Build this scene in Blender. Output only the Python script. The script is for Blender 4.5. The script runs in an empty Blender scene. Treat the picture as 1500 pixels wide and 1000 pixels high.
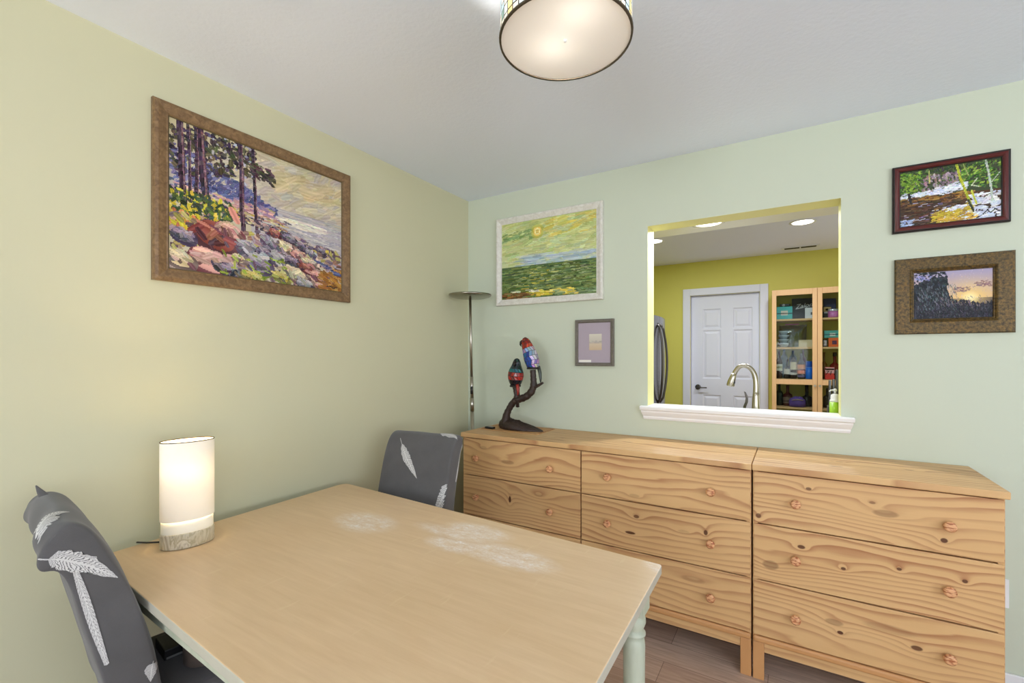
import bpy, bmesh, math, random
import numpy as np
from mathutils import Vector, Matrix
from mathutils.bvhtree import BVHTree
R = math.radians
scene = bpy.context.scene
COL = scene.collection

# ------------------------------------------------------------------ helpers
def lin(c):
    return tuple((v/12.92 if v <= .04045 else ((v+.055)/1.055)**2.4) for v in [x/255. for x in c])

class MB:
    """collects verts / faces for ONE mesh"""
    def __init__(s): s.v=[]; s.f=[]; s.m=[]; s.sm=[]
    def add(s, vs, fs, mi=0, smooth=False):
        b=len(s.v); s.v += [tuple(p) for p in vs]
        for f in fs: s.f.append([b+i for i in f]); s.m.append(mi); s.sm.append(smooth)
        return s
    def box(s, x0,x1,y0,y1,z0,z1, mi=0):
        v=[(x,y,z) for x in (x0,x1) for y in (y0,y1) for z in (z0,z1)]
        return s.add(v,[(0,1,3,2),(4,6,7,5),(0,4,5,1),(2,3,7,6),(0,2,6,4),(1,5,7,3)],mi)
    def lathe(s, prof, n=24, c=(0,0,0), axis='z', mi=0, smooth=True, cap=True, sx=1., sy=1., rot=0.):
        vs=[]; fs=[]
        for (r,h) in prof:
            for k in range(n):
                a=2*math.pi*k/n; p=(r*math.cos(a)*sx, r*math.sin(a)*sy)
                p=(p[0]*math.cos(rot)-p[1]*math.sin(rot), p[0]*math.sin(rot)+p[1]*math.cos(rot))
                if axis=='z': q=(c[0]+p[0],c[1]+p[1],c[2]+h)
                elif axis=='y': q=(c[0]+p[0],c[1]+h,c[2]-p[1])
                else: q=(c[0]+h,c[1]+p[0],c[2]+p[1])
                vs.append(q)
        for i in range(len(prof)-1):
            for k in range(n):
                k2=(k+1)%n; fs.append((i*n+k,i*n+k2,(i+1)*n+k2,(i+1)*n+k))
        s.add(vs,fs,mi,smooth)
        if cap:
            b=len(s.v)-len(vs)
            s.f.append([b+k for k in range(n)][::-1]); s.m.append(mi); s.sm.append(False)
            s.f.append([b+(len(prof)-1)*n+k for k in range(n)]); s.m.append(mi); s.sm.append(False)
        return s
    def tube(s, pts, rad, n=10, mi=0, cap=True):
        P=[Vector(p) for p in pts]
        if not hasattr(rad,'__len__'): rad=[rad]*len(P)
        vs=[]; fs=[]; up=None
        for i,p in enumerate(P):
            t=(P[min(i+1,len(P)-1)]-P[max(i-1,0)]).normalized()
            if up is None:
                up=Vector((0,0,1)) if abs(t.z)<.9 else Vector((0,1,0))
            a=t.cross(up).normalized(); b=a.cross(t).normalized(); up=b
            for k in range(n):
                th=2*math.pi*k/n; vs.append(p+(a*math.cos(th)+b*math.sin(th))*rad[i])
        for i in range(len(P)-1):
            for k in range(n):
                k2=(k+1)%n; fs.append((i*n+k,i*n+k2,(i+1)*n+k2,(i+1)*n+k))
        b0=len(s.v); s.add(vs,fs,mi,True)
        if cap:
            s.f.append([b0+k for k in range(n)][::-1]); s.m.append(mi); s.sm.append(False)
            s.f.append([b0+(len(P)-1)*n+k for k in range(n)]); s.m.append(mi); s.sm.append(False)
        return s
    def prism(s, poly, z0, z1, mi=0):
        n=len(poly); v=[(x,y,z0) for x,y in poly]+[(x,y,z1) for x,y in poly]
        f=[tuple(range(n))[::-1],tuple(range(n,2*n))]+[(i,(i+1)%n,n+(i+1)%n,n+i) for i in range(n)]
        return s.add(v,f,mi)

def tag(o,label=None,cat=None,group=None,kind=None):
    if label: o['label']=label
    if cat: o['category']=cat
    if group: o['group']=group
    if kind: o['kind']=kind
    return o

def thing(name,label,cat,loc=(0,0,0),rz=0,group=None):
    o=bpy.data.objects.new(name,None); COL.objects.link(o); o.empty_display_size=.05
    o.location=loc; o.rotation_euler=(0,0,rz)
    return tag(o,label,cat,group)

def build(name,mb,mats,parent=None,bevel=0,seg=2,sub=0,loc=None,label=None,fix=True):
    me=bpy.data.meshes.new(name); me.from_pydata(mb.v,[],mb.f)
    if not isinstance(mats,(list,tuple)): mats=[mats]
    for m in mats: me.materials.append(m)
    me.polygons.foreach_set('material_index',mb.m); me.polygons.foreach_set('use_smooth',mb.sm)
    if fix:
        bm=bmesh.new(); bm.from_mesh(me); bmesh.ops.recalc_face_normals(bm,faces=bm.faces); bm.to_mesh(me); bm.free()
    me.update()
    o=bpy.data.objects.new(name,me); COL.objects.link(o)
    if parent: o.parent=parent
    if loc: o.location=loc
    if bevel:
        b=o.modifiers.new('b','BEVEL'); b.width=bevel; b.segments=seg; b.limit_method='ANGLE'; b.angle_limit=R(40)
    if sub:
        b=o.modifiers.new('s','SUBSURF'); b.levels=sub; b.render_levels=sub
    if label: o['label']=label
    return o

def struct(name,mb,mats,**k):
    return tag(build(name,mb,mats,**k),kind='structure')

# ------------------------------------------------------------------ materials
class NT:
    def __init__(s,name):
        s.mat=bpy.data.materials.new(name); s.mat.use_nodes=True; s.t=s.mat.node_tree; s.t.nodes.clear()
        s.out=s.n('ShaderNodeOutputMaterial'); s.b=s.n('ShaderNodeBsdfPrincipled'); s.l(s.b.outputs[0],s.out.inputs[0])
    def n(s,ty,**k):
        o=s.t.nodes.new(ty)
        for a,v in k.items(): setattr(o,a,v)
        return o
    def l(s,a,b): s.t.links.new(a,b)
    def val(s,inp,v):
        if hasattr(v,'links') or hasattr(v,'is_linked'): s.l(v,inp)
        else: inp.default_value=v
    def math(s,op,a,b=None,c=None,clamp=False):
        o=s.n('ShaderNodeMath',operation=op); o.use_clamp=clamp
        s.val(o.inputs[0],a)
        if b is not None: s.val(o.inputs[1],b)
        if c is not None: s.val(o.inputs[2],c)
        return o.outputs[0]
    def vm(s,op,a,b=None,out=0):
        o=s.n('ShaderNodeVectorMath',operation=op); s.val(o.inputs[0],a)
        if b is not None: s.val(o.inputs[1],b)
        return o.outputs[out]
    def coord(s,k='Object'): return s.n('ShaderNodeTexCoord').outputs[k]
    def map(s,vec,sc=(1,1,1),loc=(0,0,0)):
        o=s.n('ShaderNodeMapping'); s.l(vec,o.inputs['Vector']); o.inputs['Scale'].default_value=sc; o.inputs['Location'].default_value=loc
        return o.outputs[0]
    def noise(s,vec,scale=5,detail=3,rough=.5,dist=0.,out='Fac'):
        o=s.n('ShaderNodeTexNoise'); s.l(vec,o.inputs['Vector'])
        o.inputs['Scale'].default_value=scale; o.inputs['Detail'].default_value=detail; o.inputs['Roughness'].default_value=rough; o.inputs['Distortion'].default_value=dist
        return o.outputs[out]
    def ramp(s,fac,stops,interp='LINEAR'):
        o=s.n('ShaderNodeValToRGB'); s.l(fac,o.inputs[0]); e=o.color_ramp; e.interpolation=interp
        while len(e.elements)<len(stops): e.elements.new(.5)
        for i,(p,c) in enumerate(stops):
            e.elements[i].position=p
            e.elements[i].color=(c,c,c,1) if isinstance(c,(int,float)) else (*lin(c),1)
        return o.outputs[0]
    def mix(s,f,a,b,mode='MIX'):
        o=s.n('ShaderNodeMix',data_type='RGBA',blend_type=mode)
        s.val(o.inputs[0],f)
        for i,v in ((6,a),(7,b)):
            if isinstance(v,tuple): o.inputs[i].default_value=(*lin(v),1)
            else: s.l(v,o.inputs[i])
        return o.outputs[2]
    def bump(s,h,strength=.2,dist=.01):
        o=s.n('ShaderNodeBump'); s.l(h,o.inputs['Height']); o.inputs['Strength'].default_value=strength; o.inputs['Distance'].default_value=dist
        s.l(o.outputs[0],s.b.inputs['Normal'])
    def col(s,c): s.l(c,s.b.inputs['Base Color'])
    def p(s,**k):
        for a,v in k.items(): s.b.inputs[a.replace('_',' ')].default_value=v
        return s

def plain(name,c,rough=.5,metal=0.,spec=.5,bumps=0,bscale=40,vary=0):
    t=NT(name); t.b.inputs['Base Color'].default_value=(*lin(c),1); t.p(Roughness=rough,Metallic=metal); t.b.inputs['Specular IOR Level'].default_value=spec
    if vary:
        f=t.noise(t.coord(),8,3); d=tuple(max(0,x-vary) for x in c); e=tuple(min(255,x+vary*.5) for x in c)
        t.col(t.mix(f,d,e))
    if bumps: t.bump(t.noise(t.coord(),bscale,3),bumps,.004)
    return t.mat

def wall_paint(name,c):
    t=NT(name); co=t.coord(); f=t.noise(co,1.2,2)
    t.col(t.mix(f,tuple(x-3 for x in c),tuple(min(255,x+2) for x in c))); t.p(Roughness=.55); t.b.inputs['Specular IOR Level'].default_value=.3
    t.bump(t.noise(co,260,2),.06,.002); return t.mat

M={}
M['sage']=wall_paint('sage_wall_paint',(202,209,189))
M['sagelit']=wall_paint('lamp_tinted_sage_paint',(206,203,171))  # sage paint with the lamp's warm tint mixed into the colour
M['offwhite']=wall_paint('off_white_wall_paint',(228,230,230))
M['lime']=wall_paint('yellow_green_paint',(206,200,100))
M['cream']=wall_paint('cream_reveal_paint',(226,222,160))
def ceiling_mat():
    t=NT('textured_ceiling'); co=t.coord(); t.b.inputs['Base Color'].default_value=(*lin((232,240,255)),1); t.p(Roughness=.9)
    a=t.noise(co,55,4,.6); t.bump(a,.22,.006); return t.mat
M['ceil']=ceiling_mat()
M['ceilk']=plain('kitchen_ceiling_paint',(226,228,250),.9)
M['white']=plain('white_trim_paint',(236,236,236),.35)
M['doorwhite']=plain('white_door_paint',(220,222,236),.4)
def floor_mat():
    t=NT('grey_brown_planks'); co=t.coord()
    br=t.n('ShaderNodeTexBrick'); t.l(t.map(co,(1,1,1),(.3,.07,0)),br.inputs['Vector'])
    br.inputs['Scale'].default_value=1; br.inputs['Brick Width'].default_value=1.1; br.inputs['Row Height'].default_value=.15; br.inputs['Mortar Size'].default_value=.0012
    br.inputs['Color1'].default_value=(.0,.0,.0,1); br.inputs['Color2'].default_value=(1,1,1,1); br.inputs['Mortar'].default_value=(.3,.3,.3,1); br.offset=.37
    g=t.noise(t.map(co,(1.6,22,1)),3,5,.65,.6)
    g2=t.noise(t.map(co,(3,60,1)),4,3)
    base=t.ramp(br.outputs['Color'],[(0,(170,142,122)),(.5,(196,168,148)),(1,(216,192,172))])
    c=t.mix(t.math('MULTIPLY',t.ramp(g,[(.35,0),(.7,1)]),.55),base,(118,86,64)); c=t.mix(t.math('MULTIPLY',g2,.25),c,(200,174,150))
    c=t.mix(t.math('MULTIPLY',br.outputs['Fac'],.7),c,(70,56,46)); t.col(c); t.p(Roughness=.45); return t.mat
M['floor']=floor_mat()

def pine(name,knots=(),axis='z',seed=0.,freq=34.,bend=6.,tone=0.):
    """knotty pine, grain along x.  knots: (x,t,halfwidth,halfheight,darkness) in object coordinates, t along `axis`"""
    t=NT(name); co=t.coord(); sep=t.n('ShaderNodeSeparateXYZ'); t.l(co,sep.inputs[0])
    tt=sep.outputs[{'z':2,'y':1}[axis]]; x=sep.outputs[0]
    cb=t.n('ShaderNodeCombineXYZ'); t.l(x,cb.inputs[0]); t.l(tt,cb.inputs[1]); cb.inputs[2].default_value=seed; v=cb.outputs[0]
    low=t.noise(t.map(v,(.9,4.,1)),1.5,1.5,.45)
    wob=t.noise(t.map(v,(5,26,1)),1.,2,.5)
    f=t.math('MULTIPLY',tt,freq); f=t.math('ADD',f,t.math('MULTIPLY',low,bend)); f=t.math('ADD',f,t.math('MULTIPLY',wob,.55))
    spots=None
    for (kx,kt,hw,hh,dk) in knots:
        d=t.vm('SUBTRACT',v,(kx,kt,seed)); d=t.vm('MULTIPLY',d,(1.3/hw,1.3/hh,1)); r=t.vm('LENGTH',d,out=1)
        infl=t.math('DIVIDE',1.,t.math('ADD',1.,t.math('MULTIPLY',r,t.math('MULTIPLY',r,.16))))
        f=t.math('ADD',f,t.math('MULTIPLY',infl,1.25))
        sp=t.math('SUBTRACT',1.25,r,clamp=True); sp=t.math('MULTIPLY',sp,3.,clamp=True); sp=t.math('MULTIPLY',sp,dk)
        spots=sp if spots is None else t.math('MAXIMUM',spots,sp)
    fr=t.math('FRACT',f)
    ring=t.ramp(fr,[(0,0),(.45,.12),(.80,.8),(.9,1.),(.97,.35),(1,0)])
    fade=t.ramp(t.noise(t.map(v,(1.2,7,1),(3,1,0)),1.6,2),[(.32,.35),(.65,1.)])
    fib=t.noise(t.map(v,(9,420,1)),1,2,.6)
    c=t.mix(low,(224,184,130),(208,164,108))
    c=t.mix(t.math('MULTIPLY',t.math('MULTIPLY',ring,fade),.95),c,(160,98,58))
    c=t.mix(t.math('MULTIPLY',fib,.22),c,(232,198,150))
    if spots is not None: c=t.mix(spots,c,(88,50,30))
    t.col(c); t.p(Roughness=.42); t.b.inputs['Specular IOR Level'].default_value=.35
    t.bump(fr,.03,.002); return t.mat
M['pine']=pine('pine_plain',freq=24)
def knob_mat():
    t=NT('striped_pine_knob'); n=t.noise(t.map(t.coord(),(60,20,230)),1.,2,.5); t.col(t.mix(t.ramp(n,[(.40,0),(.52,1)]),(168,96,58),(226,172,124))); t.p(Roughness=.4); return t.mat
M['knob']=knob_mat()
M['pineleg']=plain('orange_pine_rail',(206,152,98),.42,vary=14)

def table_mat():
    t=NT('worn_honey_table_top'); co=t.coord(); sep=t.n('ShaderNodeSeparateXYZ'); t.l(co,sep.inputs[0])
    g=t.noise(t.map(co,(2.2,26,1)),2.2,4,.6,.3); b=t.noise(co,2.6,3)
    c=t.mix(t.ramp(g,[(.2,0),(.8,1)]),(214,181,140),(228,198,158)); c=t.mix(t.math('MULTIPLY',t.ramp(b,[(.4,0),(.75,1)]),.4),c,(204,170,126))
    wear=None
    for (px,py,sx,sy,k) in ((.60,-1.45,.16,.10,1.),(1.02,-1.30,.16,.07,.9),(1.22,-1.42,.20,.08,1.),(1.02,-1.44,.13,.06,.85),(1.66,-1.23,.07,.06,.9),(.95,-1.36,.2,.05,.7)):
        d=t.vm('MULTIPLY',t.vm('SUBTRACT',co,(px,py,0)),(1/sx,1/sy,0)); r=t.vm('LENGTH',d,out=1)
        w=t.math('MULTIPLY',t.math('SUBTRACT',1.,r,clamp=True),k); wear=w if wear is None else t.math('MAXIMUM',wear,w)
    n1=t.noise(t.map(co,(1,2.4,1)),26,6,.75); n2=t.noise(co,150,3,.7)
    m=t.math('MULTIPLY',wear,2.6,clamp=True); m=t.math('MULTIPLY',m,t.ramp(n1,[(.34,0),(.66,1)])); m=t.math('MULTIPLY',m,t.ramp(n2,[(.3,.35),(.6,1)]))
    sc=t.ramp(t.noise(t.map(co,(1,.16,1)),46,2,.4),[(.70,0),(.76,.35)])
    c=t.mix(t.math('MULTIPLY',m,.9),c,(244,238,234)); c=t.mix(sc,c,(228,202,160)); t.col(c)
    t.l(t.math('ADD',.34,t.math('MULTIPLY',m,.3)),t.b.inputs['Roughness']); t.b.inputs['Specular IOR Level'].default_value=.4
    return t.mat
M['tabletop']=table_mat()
def sage_leg():
    t=NT('pale_sage_painted_wood'); n=t.noise(t.map(t.coord(),(1,1,.25)),14,4,.6)
    t.col(t.mix(t.ramp(n,[(.35,0),(.75,1)]),(178,186,164),(206,210,190))); t.p(Roughness=.45); return t.mat
M['sageleg']=sage_leg()
M['tedge']=plain('worn_pale_edge_paint',(196,192,176),.5,vary=14)

def fabric(name,c):
    t=NT(name); co=t.coord(); n=t.noise(co,18,3); f=t.noise(co,700,2)
    cc=t.mix(n,tuple(x-8 for x in c),tuple(x+8 for x in c)); cc=t.mix(t.math('MULTIPLY',f,.3),cc,tuple(x+26 for x in c)); t.col(cc)
    t.p(Roughness=.9); t.b.inputs['Specular IOR Level'].default_value=.2; t.b.inputs['Sheen Weight'].default_value=.25
    t.bump(f,.12,.001); return t.mat
M['cover']=fabric('charcoal_slipcover',(84,82,82))
def feather_mat():
    t=NT('white_feather_print'); uv=t.n('ShaderNodeUVMap').outputs[0]; sep=t.n('ShaderNodeSeparateXYZ'); t.l(uv,sep.inputs[0])
    u=sep.outputs[0]; v=sep.outputs[1]; side=t.math('ABSOLUTE',t.math('SUBTRACT',v,.5))
    f=t.math('ADD',t.math('MULTIPLY',u,22.),t.math('MULTIPLY',side,-11.)); f=t.math('ADD',f,t.math('MULTIPLY',t.noise(uv,7,3),3.2))
    s=t.math('SINE',t.math('MULTIPLY',f,6.28)); k=t.ramp(t.math('MULTIPLY_ADD',s,.5,.5),[(.12,0),(.4,1)])
    rach=t.math('LESS_THAN',side,.045); k=t.math('MAXIMUM',k,rach)
    t.col(t.mix(k,(110,108,108),(210,208,205))); t.p(Roughness=.9); return t.mat
M['feather']=feather_mat()
M['darkwood']=plain('dark_brown_wood',(52,38,30),.45)
M['steel']=plain('brushed_nickel',(176,170,158),.28,1.)
M['steeldark']=plain('dark_brushed_steel',(96,92,90),.3,1.)
M['fridge']=plain('stainless_door',(150,150,156),.22,1.)
M['black']=plain('black_plastic',(22,22,24),.4)
M['greyplastic']=plain('grey_plastic',(120,120,118),.5)
M['bronze']=plain('dark_bronze_band',(84,74,60),.4,.6)
def translucent(name,c,mixf=.6,rough=.6,tc=(255,240,215)):
    t=NT(name); tr=t.n('ShaderNodeBsdfTranslucent'); tr.inputs[0].default_value=(*lin(tc),1); mx=t.n('ShaderNodeMixShader')
    t.b.inputs['Base Color'].default_value=(*lin(c),1); t.p(Roughness=rough)
    mx.inputs[0].default_value=mixf; t.l(t.b.outputs[0],mx.inputs[1]); t.l(tr.outputs[0],mx.inputs[2]); t.l(mx.outputs[0],t.out.inputs[0]); return t.mat
M['shade']=translucent('white_linen_shade',(242,238,226),.0095,.8,(255,240,218))
M['collar']=translucent('glowing_collar',(246,242,226),.04,.5)
M['diffuser']=translucent('frosted_glass_diffuser',(240,236,232),.0125,.4,(255,250,244))
def glass_pane(name,c=(235,240,238),refl=.06):
    t=NT(name); tr=t.n('ShaderNodeBsdfTransparent'); tr.inputs[0].default_value=(*lin(c),1)
    gl=t.n('ShaderNodeBsdfGlossy'); gl.inputs['Roughness'].default_value=.03; mx=t.n('ShaderNodeMixShader'); mx.inputs[0].default_value=refl
    t.l(tr.outputs[0],mx.inputs[1]); t.l(gl.outputs[0],mx.inputs[2]); t.l(mx.outputs[0],t.out.inputs[0]); return t.mat
M['bulbglass']=glass_pane('frosted_bulb_glass',(250,248,244),.04)
M['pane']=glass_pane('clear_glass_pane',refl=.006)
M['bagfilm']=glass_pane('clear_bag_film',(205,212,214),.22)
def emit(name,c,s):
    t=NT(name); e=t.n('ShaderNodeEmission'); e.inputs[0].default_value=(*lin(c),1); e.inputs[1].default_value=s; t.l(e.outputs[0],t.out.inputs[0]); return t.mat
M['canlens']=emit('lit_downlight_lens',(255,252,246),6.)
def marble():
    t=NT('veined_stone_wood_base'); co=t.coord(); n=t.noise(t.map(co,(9,9,3)),2.,4,.55,2.2)
    t.col(t.ramp(n,[(.30,(150,138,112)),(.42,(208,198,172)),(.5,(176,164,132)),(.58,(222,214,194)),(.7,(160,146,116))])); t.p(Roughness=.35); return t.mat
M['marble']=marble()
def vcol(name,rough=.5,spec=.35):
    t=NT(name); a=t.n('ShaderNodeVertexColor'); a.layer_name='paint'; t.col(a.outputs[0]); t.p(Roughness=rough); t.b.inputs['Specular IOR Level'].default_value=spec
    return t.mat
M['oil']=vcol('oil_paint',.5,.3)
def leaded():
    t=NT('leaded_stained_glass'); a=t.n('ShaderNodeVertexColor'); a.layer_name='paint'; t.col(a.outputs[0]); t.p(Roughness=.18)
    tr=t.n('ShaderNodeBsdfTranslucent'); t.l(a.outputs[0],tr.inputs[0]); mx=t.n('ShaderNodeMixShader'); mx.inputs[0].default_value=.045
    t.l(t.b.outputs[0],mx.inputs[1]); t.l(tr.outputs[0],mx.inputs[2]); t.l(mx.outputs[0],t.out.inputs[0]); return t.mat
M['leaded']=leaded()
M['lead']=plain('dark_lead_came',(38,32,30),.5,.4)
def resin():
    t=NT('dark_brown_resin_bark'); n=t.noise(t.map(t.coord(),(1,1,.5)),60,4,.7); t.col(t.mix(n,(26,18,15),(66,46,38))); t.p(Roughness=.45); t.bump(n,.8,.006); return t.mat
M['resin']=resin()

# ------------------------------------------------------------------ room shell
ZC=2.493; XR=5.6; YF=-7.2; WT=.135
OX0,OX1,OZ0,OZ1=1.281,2.184,1.098,2.126
struct('floor',MB().box(-.12,XR+.12,YF-.12,3.30,-.06,0),M['floor'])
struct('ceiling',MB().box(-.12,XR+.12,YF-.12,WT/2,ZC,ZC+.1),M['ceil'])
struct('ceiling_kitchen',MB().box(-.12,XR+.12,WT/2,3.30,ZC,ZC+.1),M['ceilk'])
struct('ceiling_soffit',MB().box(.13,3.74,WT,.58,2.2,ZC),M['white'])
wb=MB()
def hole(mb,x0,x1,z0,z1,hx0,hx1,hz0,hz1,ya,yb,fa,fb,rv):
    """wall slab in the xz plane with one hole: front faces fa at ya, back faces fb at yb, reveal rv"""
    for y,mi in ((ya,fa),(yb,fb)):
        for (a,b,c,d) in ((x0,hx0,z0,z1),(hx1,x1,z0,z1),(hx0,hx1,z0,hz0),(hx0,hx1,hz1,z1)):
            if b-a>1e-6 and d-c>1e-6: mb.add([(a,y,c),(b,y,c),(b,y,d),(a,y,d)],[(0,1,2,3)],mi)
    for (p,q) in (((hx0,hz0),(hx1,hz0)),((hx1,hz0),(hx1,hz1)),((hx1,hz1),(hx0,hz1)),((hx0,hz1),(hx0,hz0))):
        mb.add([(p[0],ya,p[1]),(q[0],ya,q[1]),(q[0],yb,q[1]),(p[0],yb,p[1])],[(0,1,2,3)],rv)
    for (a,b) in (((x0,z0),(x0,z1)),((x1,z0),(x1,z1)),((x0,z0),(x1,z0)),((x0,z1),(x1,z1))):
        mb.add([(a[0],ya,a[1]),(b[0],ya,b[1]),(b[0],yb,b[1]),(a[0],yb,a[1])],[(0,1,2,3)],fa)
hole(wb,0,XR,0,ZC,OX0,OX1,OZ0-.03,OZ1,0,WT,0,1,2)
struct('wall_back',wb,[M['sage'],M['lime'],M['cream']])
struct('wall_left',MB().box(-.12,0,YF-.12,WT,0,ZC),M['sagelit'])
wr=MB(); RY0,RY1,RZ0,RZ1=-6.2,-2.0,.55,2.25
hole(wr,YF-.12,WT,0,ZC,RY0,RY1,RZ0,RZ1,-XR,-(XR+.12),0,0,0); wr.v=[(-y,x,z) for x,y,z in wr.v]; struct('wall_right',wr,M['offwhite'])
fr=MB()
for (a,b,c,d) in ((RY0,RY1,RZ0,RZ0+.05),(RY0,RY1,RZ1-.05,RZ1),(RY0,RY0+.05,RZ0+.05,RZ1-.05),(RY1-.05,RY1,RZ0+.05,RZ1-.05),(-4.125,-4.075,RZ0+.05,RZ1-.05)): fr.box(XR+.03,XR+.08,a,b,c,d)
struct('added_window_2',fr,M['white'],bevel=.004)  # unseen window, added so side light reaches the left wall and corner
WX0,WX1,WZ0,WZ1=.9,3.1,.30,2.30
wf=MB(); hole(wf,0,XR,0,ZC,WX0,WX1,WZ0,WZ1,YF,YF-.12,0,0,0); struct('wall_front',wf,M['offwhite'])
fr=MB()
for (a,b,c,d) in ((WX0,WX1,WZ0,WZ0+.06),(WX0,WX1,WZ1-.06,WZ1),(WX0,WX0+.06,WZ0+.06,WZ1-.06),(WX1-.06,WX1,WZ0+.06,WZ1-.06),(1.97,2.03,WZ0+.06,WZ1-.06)):
    fr.box(a,b,YF-.08,YF-.03,c,d)
struct('added_window_1',fr,M['white'],bevel=.004)  # unseen window behind the camera, added and placed for the fill light
struct('baseboard_back',MB().box(.001,XR,-.014,-.0005,0,.095),M['white'],bevel=.004)
struct('baseboard_left',MB().box(.0005,.014,YF,-.015,0,.095),M['white'],bevel=.004)
# pass-through sill with moulded front
prof=[(WT-.002,OZ0),(-.034,OZ0),(-.038,OZ0-.006),(-.036,OZ0-.02),(-.028,OZ0-.026),(-.027,OZ0-.034),(-.020,OZ0-.046),(-.012,OZ0-.058),(-.012,OZ0-.066),(-.008,OZ0-.076),(-.001,OZ0-.077)]
def sill():
    mb=MB(); n=len(prof); L=1.243; Rr=2.236
    vs=[]
    for e,sg in ((L,1),(Rr,-1)):
        for (y,z) in prof:
            inset=(.040+min(y,0)) if y<0 else .04
            vs.append((e+sg*inset*.55,y,z))
    fs=[(i,i+1,n+i+1,n+i) for i in range(1,n-1)]
    mb.add(vs,fs,0)
    mb.add([vs[i] for i in range(1,n)],[tuple(range(n-1))]); mb.add([vs[n+i] for i in range(1,n)],[tuple(range(n-1))])
    # flat stool: wide outside the wall, narrow inside the opening
    mb.add([vs[1],vs[n+1],(vs[n-1][0]-.02,-.001,OZ0),(vs[2*n-1][0]+.02,-.001,OZ0)],[(0,1,3,2)])
    mb.box(OX0+.001,OX1-.001,-.001,WT+.012,OZ0-.028,OZ0)
    return mb
struct('trim_1',sill(),M['white'])

# kitchen shell
KX0=.13; KY=3.16
struct('wall_kitchen_left',MB().box(.0,KX0,WT,KY+.12,0,ZC),M['lime'])
struct('wall_kitchen_right',MB().box(3.75,3.87,WT,KY+.12,0,ZC),M['lime'])
DX0,DX1,DZ=.955,1.680,2.093
wk=MB(); hole(wk,KX0,XR,0,ZC,DX0,DX1,0,DZ,KY-.04,KY+.10,0,0,1); struct('wall_kitchen',wk,[M['lime'],M['doorwhite']])
def door():
    mb=MB(); y=KY+.01; mb.box(DX0+.003,DX1-.003,y+.012,y+.045,.008,DZ-.003)
    w=DX1-DX0; s=w/.711
    cols=((DX0+.125*s,DX0+.320*s),(DX0+.445*s,DX0+.640*s))
    rows=((1.69,1.915),(1.12,1.665-.01),(.25,.91))
    rows=((1.705,1.935),(1.115,1.685),(.24,.925))
    xs=[DX0+.003,cols[0][0],cols[0][1],cols[1][0],cols[1][1],DX1-.003]; zs=[.008,rows[2][0],rows[2][1],rows[1][0],rows[1][1],rows[0][0],rows[0][1],DZ-.003]
    for i in range(5):
        for j in range(7):
            pan=(i in (1,3)) and (j in (1,3,5)); x0,x1,z0,z1=xs[i],xs[i+1],zs[j],zs[j+1]
            if not pan: mb.add([(x0,y,z0),(x1,y,z0),(x1,y,z1),(x0,y,z1)],[(0,1,2,3)])
            else:
                def ring(d,yy): return [(x0+d,yy,z0+d),(x1-d,yy,z0+d),(x1-d,yy,z1-d),(x0+d,yy,z1-d)]
                rs=ring(0,y)+ring(.012,y+.010)+ring(.02,y+.010)+ring(.042,y+.002)
                fs=[(4*k+a,4*k+(a+1)%4,4*k+4+(a+1)%4,4*k+4+a) for k in range(3) for a in range(4)]+[(12,13,14,15)]
                mb.add(rs,fs)
    return mb
d1=struct('door_1',door(),M['doorwhite'])
cs=MB(); f=KY-.04
for (a,b,c,d) in ((DX0-.085,DX0-.004,0,DZ+.085),(DX1+.004,DX1+.085,0,DZ+.085),(DX0-.004,DX1+.004,DZ+.004,DZ+.085)):
    cs.box(a,b,f-.016,f-.0005,c,d)
build('door_casing',cs,M['doorwhite'],d1,bevel=.004)
hd=MB(); hz=1.013
hd.lathe([(.031,0),(.031,.008),(.024,.012)],20,(DX0+.075,KY+.0095,hz),'y'); 
hd.v=[(x,2*(KY+.0095)-y,z) for x,y,z in hd.v]
hd.tube([(DX0+.075,KY+.001,hz),(DX0+.075,KY-.045,hz),(DX0+.095,KY-.05,hz-.002),(DX0+.135,KY-.048,hz-.004),(DX0+.18,KY-.044,hz-.003)],[.012,.011,.010,.008,.007],10)
build('door_handle',hd,M['steeldark'],d1)

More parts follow.
